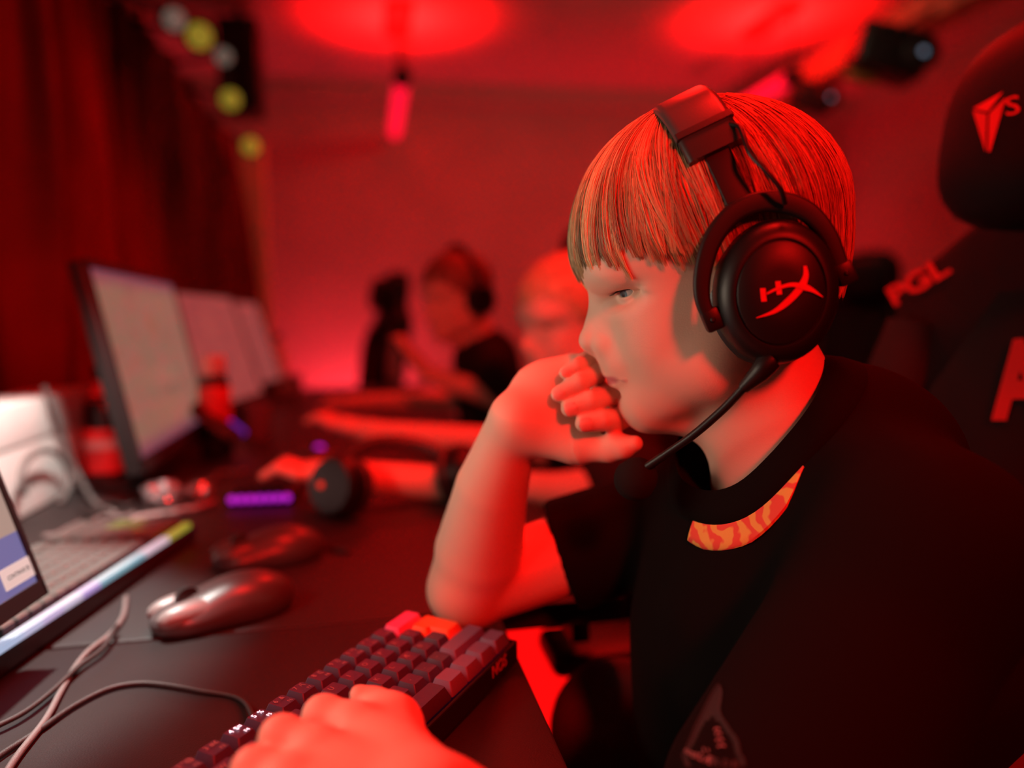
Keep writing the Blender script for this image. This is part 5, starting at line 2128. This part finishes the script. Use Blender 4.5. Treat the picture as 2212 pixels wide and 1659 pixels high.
K2D = K2M.copy()
K2D.materials.clear()
K2D.materials.append(M_BLACK)
M_PURP = mat('led_purple', (0.1, 0.02, 0.1), 0.5, emit=(0.33, 0.01, 0.42), emit_s=1.6)
M_BLUE = mat('led_blue', (0.05, 0.03, 0.2), 0.5, emit=(0.06, 0.02, 0.42), emit_s=0.9)
stuff_keyboard((490, 1080), (632, 1074), 'keyboard with a row of purple lights under the blond player\'s hand', M_PURP, 1)


def lathe_thing(name, cat, label, px, py, prof, m, extra=()):
    c = on_z(px, py, DESK_Z)
    r = empty(name, tuple(c))
    tag(r, label, cat)
    MB().lathe(prof, c, None, 24).build('body', m, r, 40)
    for (nm, pf, mm) in extra:
        MB().lathe(pf, c, None, 24).build(nm, mm, r, 40)
    return r


M_BOT = mat('bottle_black', (0.012, 0.012, 0.013), 0.25, spec=0.5)
M_REDL = mat('label_red', (0.75, 0.06, 0.07), 0.5, noise=0.3, nscale=30)
M_WHL = mat('label_white', (0.72, 0.70, 0.68), 0.5)
M_GLASS = mat('bottle_grey', (0.22, 0.24, 0.25), 0.15, spec=0.6)
lathe_thing('drink_bottle', 'bottle', 'black bottle with a red label standing between the white box and the tall monitor', 236, 1040,
            [(.030, 0), (.034, .004), (.034, .130), (.030, .148), (.016, .168), (.014, .190), (.016, .192), (.016, .205), (.001, .206)], M_BOT,
            [('label', [(.0345, .02), (.0348, .022), (.0348, .095), (.0345, .097)], M_REDL), ('neck_label', [(.0310, .146), (.0180, .166), (.0165, .180)], M_REDL),
             ('label_band', [(.0350, .062), (.0353, .064), (.0353, .076), (.0350, .078)], M_WHL)])
lathe_thing('drink_bottle', 'bottle', 'bottle with white cap and red label between the tall monitor and the pink one', 470, 985,
            [(.028, 0), (.032, .005), (.032, .150), (.024, .172), (.015, .182), (.015, .186), (.001, .187)], M_BOT,
            [('label', [(.0323, .070), (.0327, .072), (.0327, .146), (.0323, .148)], M_REDL), ('cap', [(.024, .168), (.025, .170), (.025, .206), (.022, .210), (.001, .210)], M_WHL)])
lathe_thing('water_bottle', 'bottle', 'pale white bottle standing by the furthest monitor', 606, 850,
            [(.030, 0), (.034, .006), (.034, .14), (.026, .17), (.013, .195), (.013, .215), (.015, .216), (.015, .235), (.001, .236)], M_WHL,
            [('cap', [(.0155, .214), (.016, .216), (.016, .238), (.001, .239)], M_GLASS)])
lathe_thing('drink_bottle', 'bottle', 'grey bottle standing in front of the further player with reddish brown hair', 852, 838,
            [(.028, 0), (.031, .005), (.031, .12), (.028, .145), (.013, .180), (.012, .205), (.014, .206), (.014, .222), (.001, .223)], M_GLASS,
            [('label', [(.0312, .04), (.0316, .042), (.0316, .10), (.0312, .102)], mat('label_grey', (0.35, 0.3, 0.3), 0.5))])
for (px, py, lb) in ((636, 862, 'clear drinking glass on the far part of the desk, left of the further player'), (560, 950, 'clear drinking glass beside the blue glowing tablet')):
    lathe_thing('drinking_glass', 'glass', lb, px, py, [(.026, 0), (.028, .003), (.032, .09), (.0305, .09), (.026, .006), (.001, .005)], M_GLASS)
# tablet leaning on a little stand, its edge glowing blue
ta, tb = at_depth(440, 868, 1.60), at_depth(528, 938, 1.60)
o = empty('tablet', (float((ta + tb)[0] / 2), float((ta + tb)[1] / 2), DESK_Z))
tag(o, 'dark tablet propped behind the tall monitor, its upper edge glowing blue', 'tablet')
te = nrm(tb - ta)
tn = nrm(np.cross(te, np.array([0, 1.0, 0.25])))
td = np.cross(tn, te)
if td[2] > 0:
    td = -td
Lt = float(np.linalg.norm(tb - ta))
hgt = 0.075
MB().box((ta + tb) / 2 + td * (hgt / 2 + .006), (Lt, hgt, .010), [te, td, tn], .002).build('slab', M_BLACK, o)
MB().box((ta + tb) / 2, (Lt, .014, .012), [te, td, tn], .003).build('glowing_edge', M_BLUE, o)
MB().tube([(ta + tb) / 2 + td * .03, np.array([(ta + tb)[0] / 2 - .03, (ta + tb)[1] / 2 + .05, DESK_Z + .004])], .006, 8).build('prop', M_BLACKM, o)
# computer mouse of the blond player
pm = mouse((600, 1015), (735, 1012), 'pale mouse with purple light beside the row of purple keyboard lights', M_MGREY, 0.11)
MB().lathe([(.009, 0), (.008, .004), (.001, .007)], np.array(pm.location) + np.array([.02, .005, .038]), None, 12).build('light', M_PURP, pm)
# black headset lying on the desk
c = on_z(872, 1104, DESK_Z)
hl = empty('headset', tuple(c))
tag(hl, 'black headset lying on the desk before the blond player, small red lights on it', 'headset')
sd = nrm(np.array([1, 0.25, 0]))
fd = np.array([-sd[1], sd[0], 0])
pts = [c + sd * .094 * math.cos(a) + fd * (.08 * math.sin(a)) + UP * (.035 + .055 * math.sin(a)) for a in np.linspace(0, math.pi, 22)]
MB().tube(pts, .011, 10).build('headband', M_LEATH, hl, True)
M_LEDR = mat('led_red', (0.3, 0.02, 0.02), 0.5, emit=(0.8, 0.03, 0.01), emit_s=0.7)
for sg in (1, -1):
    cc = c + sd * .090 * sg + UP * .046
    nx = nrm(sd * sg * .75 - fd * .55 + UP * .2)
    ux = nrm(np.cross(nx, UP))
    cp_ = MB().lathe([(.030, -.012), (.042, -.008), (.043, .010), (.036, .022), (.001, .024)], cc, [ux, np.cross(nx, ux), nx], 26).build('ear_cup', M_PLAST, hl, 50)
    MB().lathe([(.028, -.030), (.040, -.026), (.042, -.014), (.030, -.010)], cc, [ux, np.cross(nx, ux), nx], 26).build('ear_cushion', M_LEATH, hl, True)
    MB().lathe([(.005, .022), (.0045, .027), (.001, .028)], cc + ux * .012, [ux, np.cross(nx, ux), nx], 12).build('light', M_LEDR, cp_)
# white box behind the monitors with a cable hanging over it
w0, w1 = on_x(218, 1035, -0.50), on_x(-40, 1150, -0.50)
wy1, wy0 = float(w0[1]), 0.86
wb = empty('white_box', (-0.55, (wy0 + wy1) / 2, DESK_Z))
tag(wb, 'white cardboard box at the left behind the lit keyboard', 'box')
M_CARD = mat('white_card', (0.82, 0.80, 0.77), 0.6, noise=0.04, nscale=9)
hb = .165
MB().box((-0.545, (wy0 + wy1) / 2, DESK_Z + hb / 2), (.09, wy1 - wy0, hb), None, .003).build('carton', M_CARD, wb)
MB().box((-0.4985, (wy0 + wy1) / 2, DESK_Z + hb - .03), (.003, wy1 - wy0 - .004, .058), None, .001).build('lid_flap', M_CARD, wb)
MB().box((-0.498, wy0 + .16, DESK_Z + .06), (.002, .05, .03), None).build('pink_sticker', mat('pink_paper', (0.75, 0.42, 0.40), 0.6), wb)


def air_cable(pts, r, m, label):
    o = MB().tube(spline([np.asarray(p, float) for p in pts], 10), r, 8).build('cable', m, None, True)
    tag(o, label, 'cable')


bx = -0.488
air_cable([on_x(95, 835, bx - .01), on_x(112, 880, bx), on_x(140, 960, bx), on_x(172, 1030, bx + .01), on_z(205, 1085, DESK_Z + .006), on_z(250, 1110, DESK_Z + .006)], .0042, M_CABG,
          'grey cable hanging down the front of the white box')
ring = [on_x(98 + 52 * math.cos(a), 1035 + 62 * math.sin(a), bx + .012) for a in np.linspace(2.6, 7.2, 16)]
air_cable(ring, .0045, M_CABG, 'grey cable bent into a ring leaning on the white box')
rr = random.Random(3)
for i, lb in enumerate(('black cable heaped behind the lit keyboard, nearest the box', 'grey cable heaped behind the lit keyboard', 'black cable trailing towards the tall monitor',
                        'white cable curling beside the black bottle', 'grey cable crossing below the tall monitor')):
    x_, y_ = ((130, 1172), (150, 1140), (230, 1096), (330, 1118), (400, 1052))[i]
    P = []
    for k in range(9):
        t = k / 8
        P.append(on_z(x_ + 190 * (t - .3) + rr.uniform(-12, 12), y_ - 50 * (t - .3) + rr.uniform(-8, 8), DESK_Z + .0042 + .003 * rr.random()))
    air_cable(P, .0036, (M_CABB, M_CABG, M_CABB, M_CABW, M_CABG)[i], lb)
# crumpled foil wrappers beside the tall monitor
M_FOIL = mat('foil', (0.55, 0.55, 0.56), 0.22, metal=0.85)
for (px, py, s_, lb) in ((350, 1085, .028, 'crumpled silver wrapper below the tall monitor'), (432, 1074, .020, 'smaller crumpled silver wrapper further from the lit keyboard')):
    c = on_z(px, py, DESK_Z)
    bm = bmesh.new()
    bmesh.ops.create_icosphere(bm, subdivisions=3, radius=s_)
    r3 = random.Random(px)
    for v in bm.verts:
        v.co *= 0.72 + 0.5 * r3.random()
        v.co.z = max(v.co.z * .7, -s_ * .5)
    me = bpy.data.meshes.new('wrapper')
    bm.to_mesh(me)
    bm.free()
    o = link('wrapper', me, M_FOIL, None, False)
    o.location = tuple(c + UP * s_ * .5)
    tag(o, lb, 'wrapper')
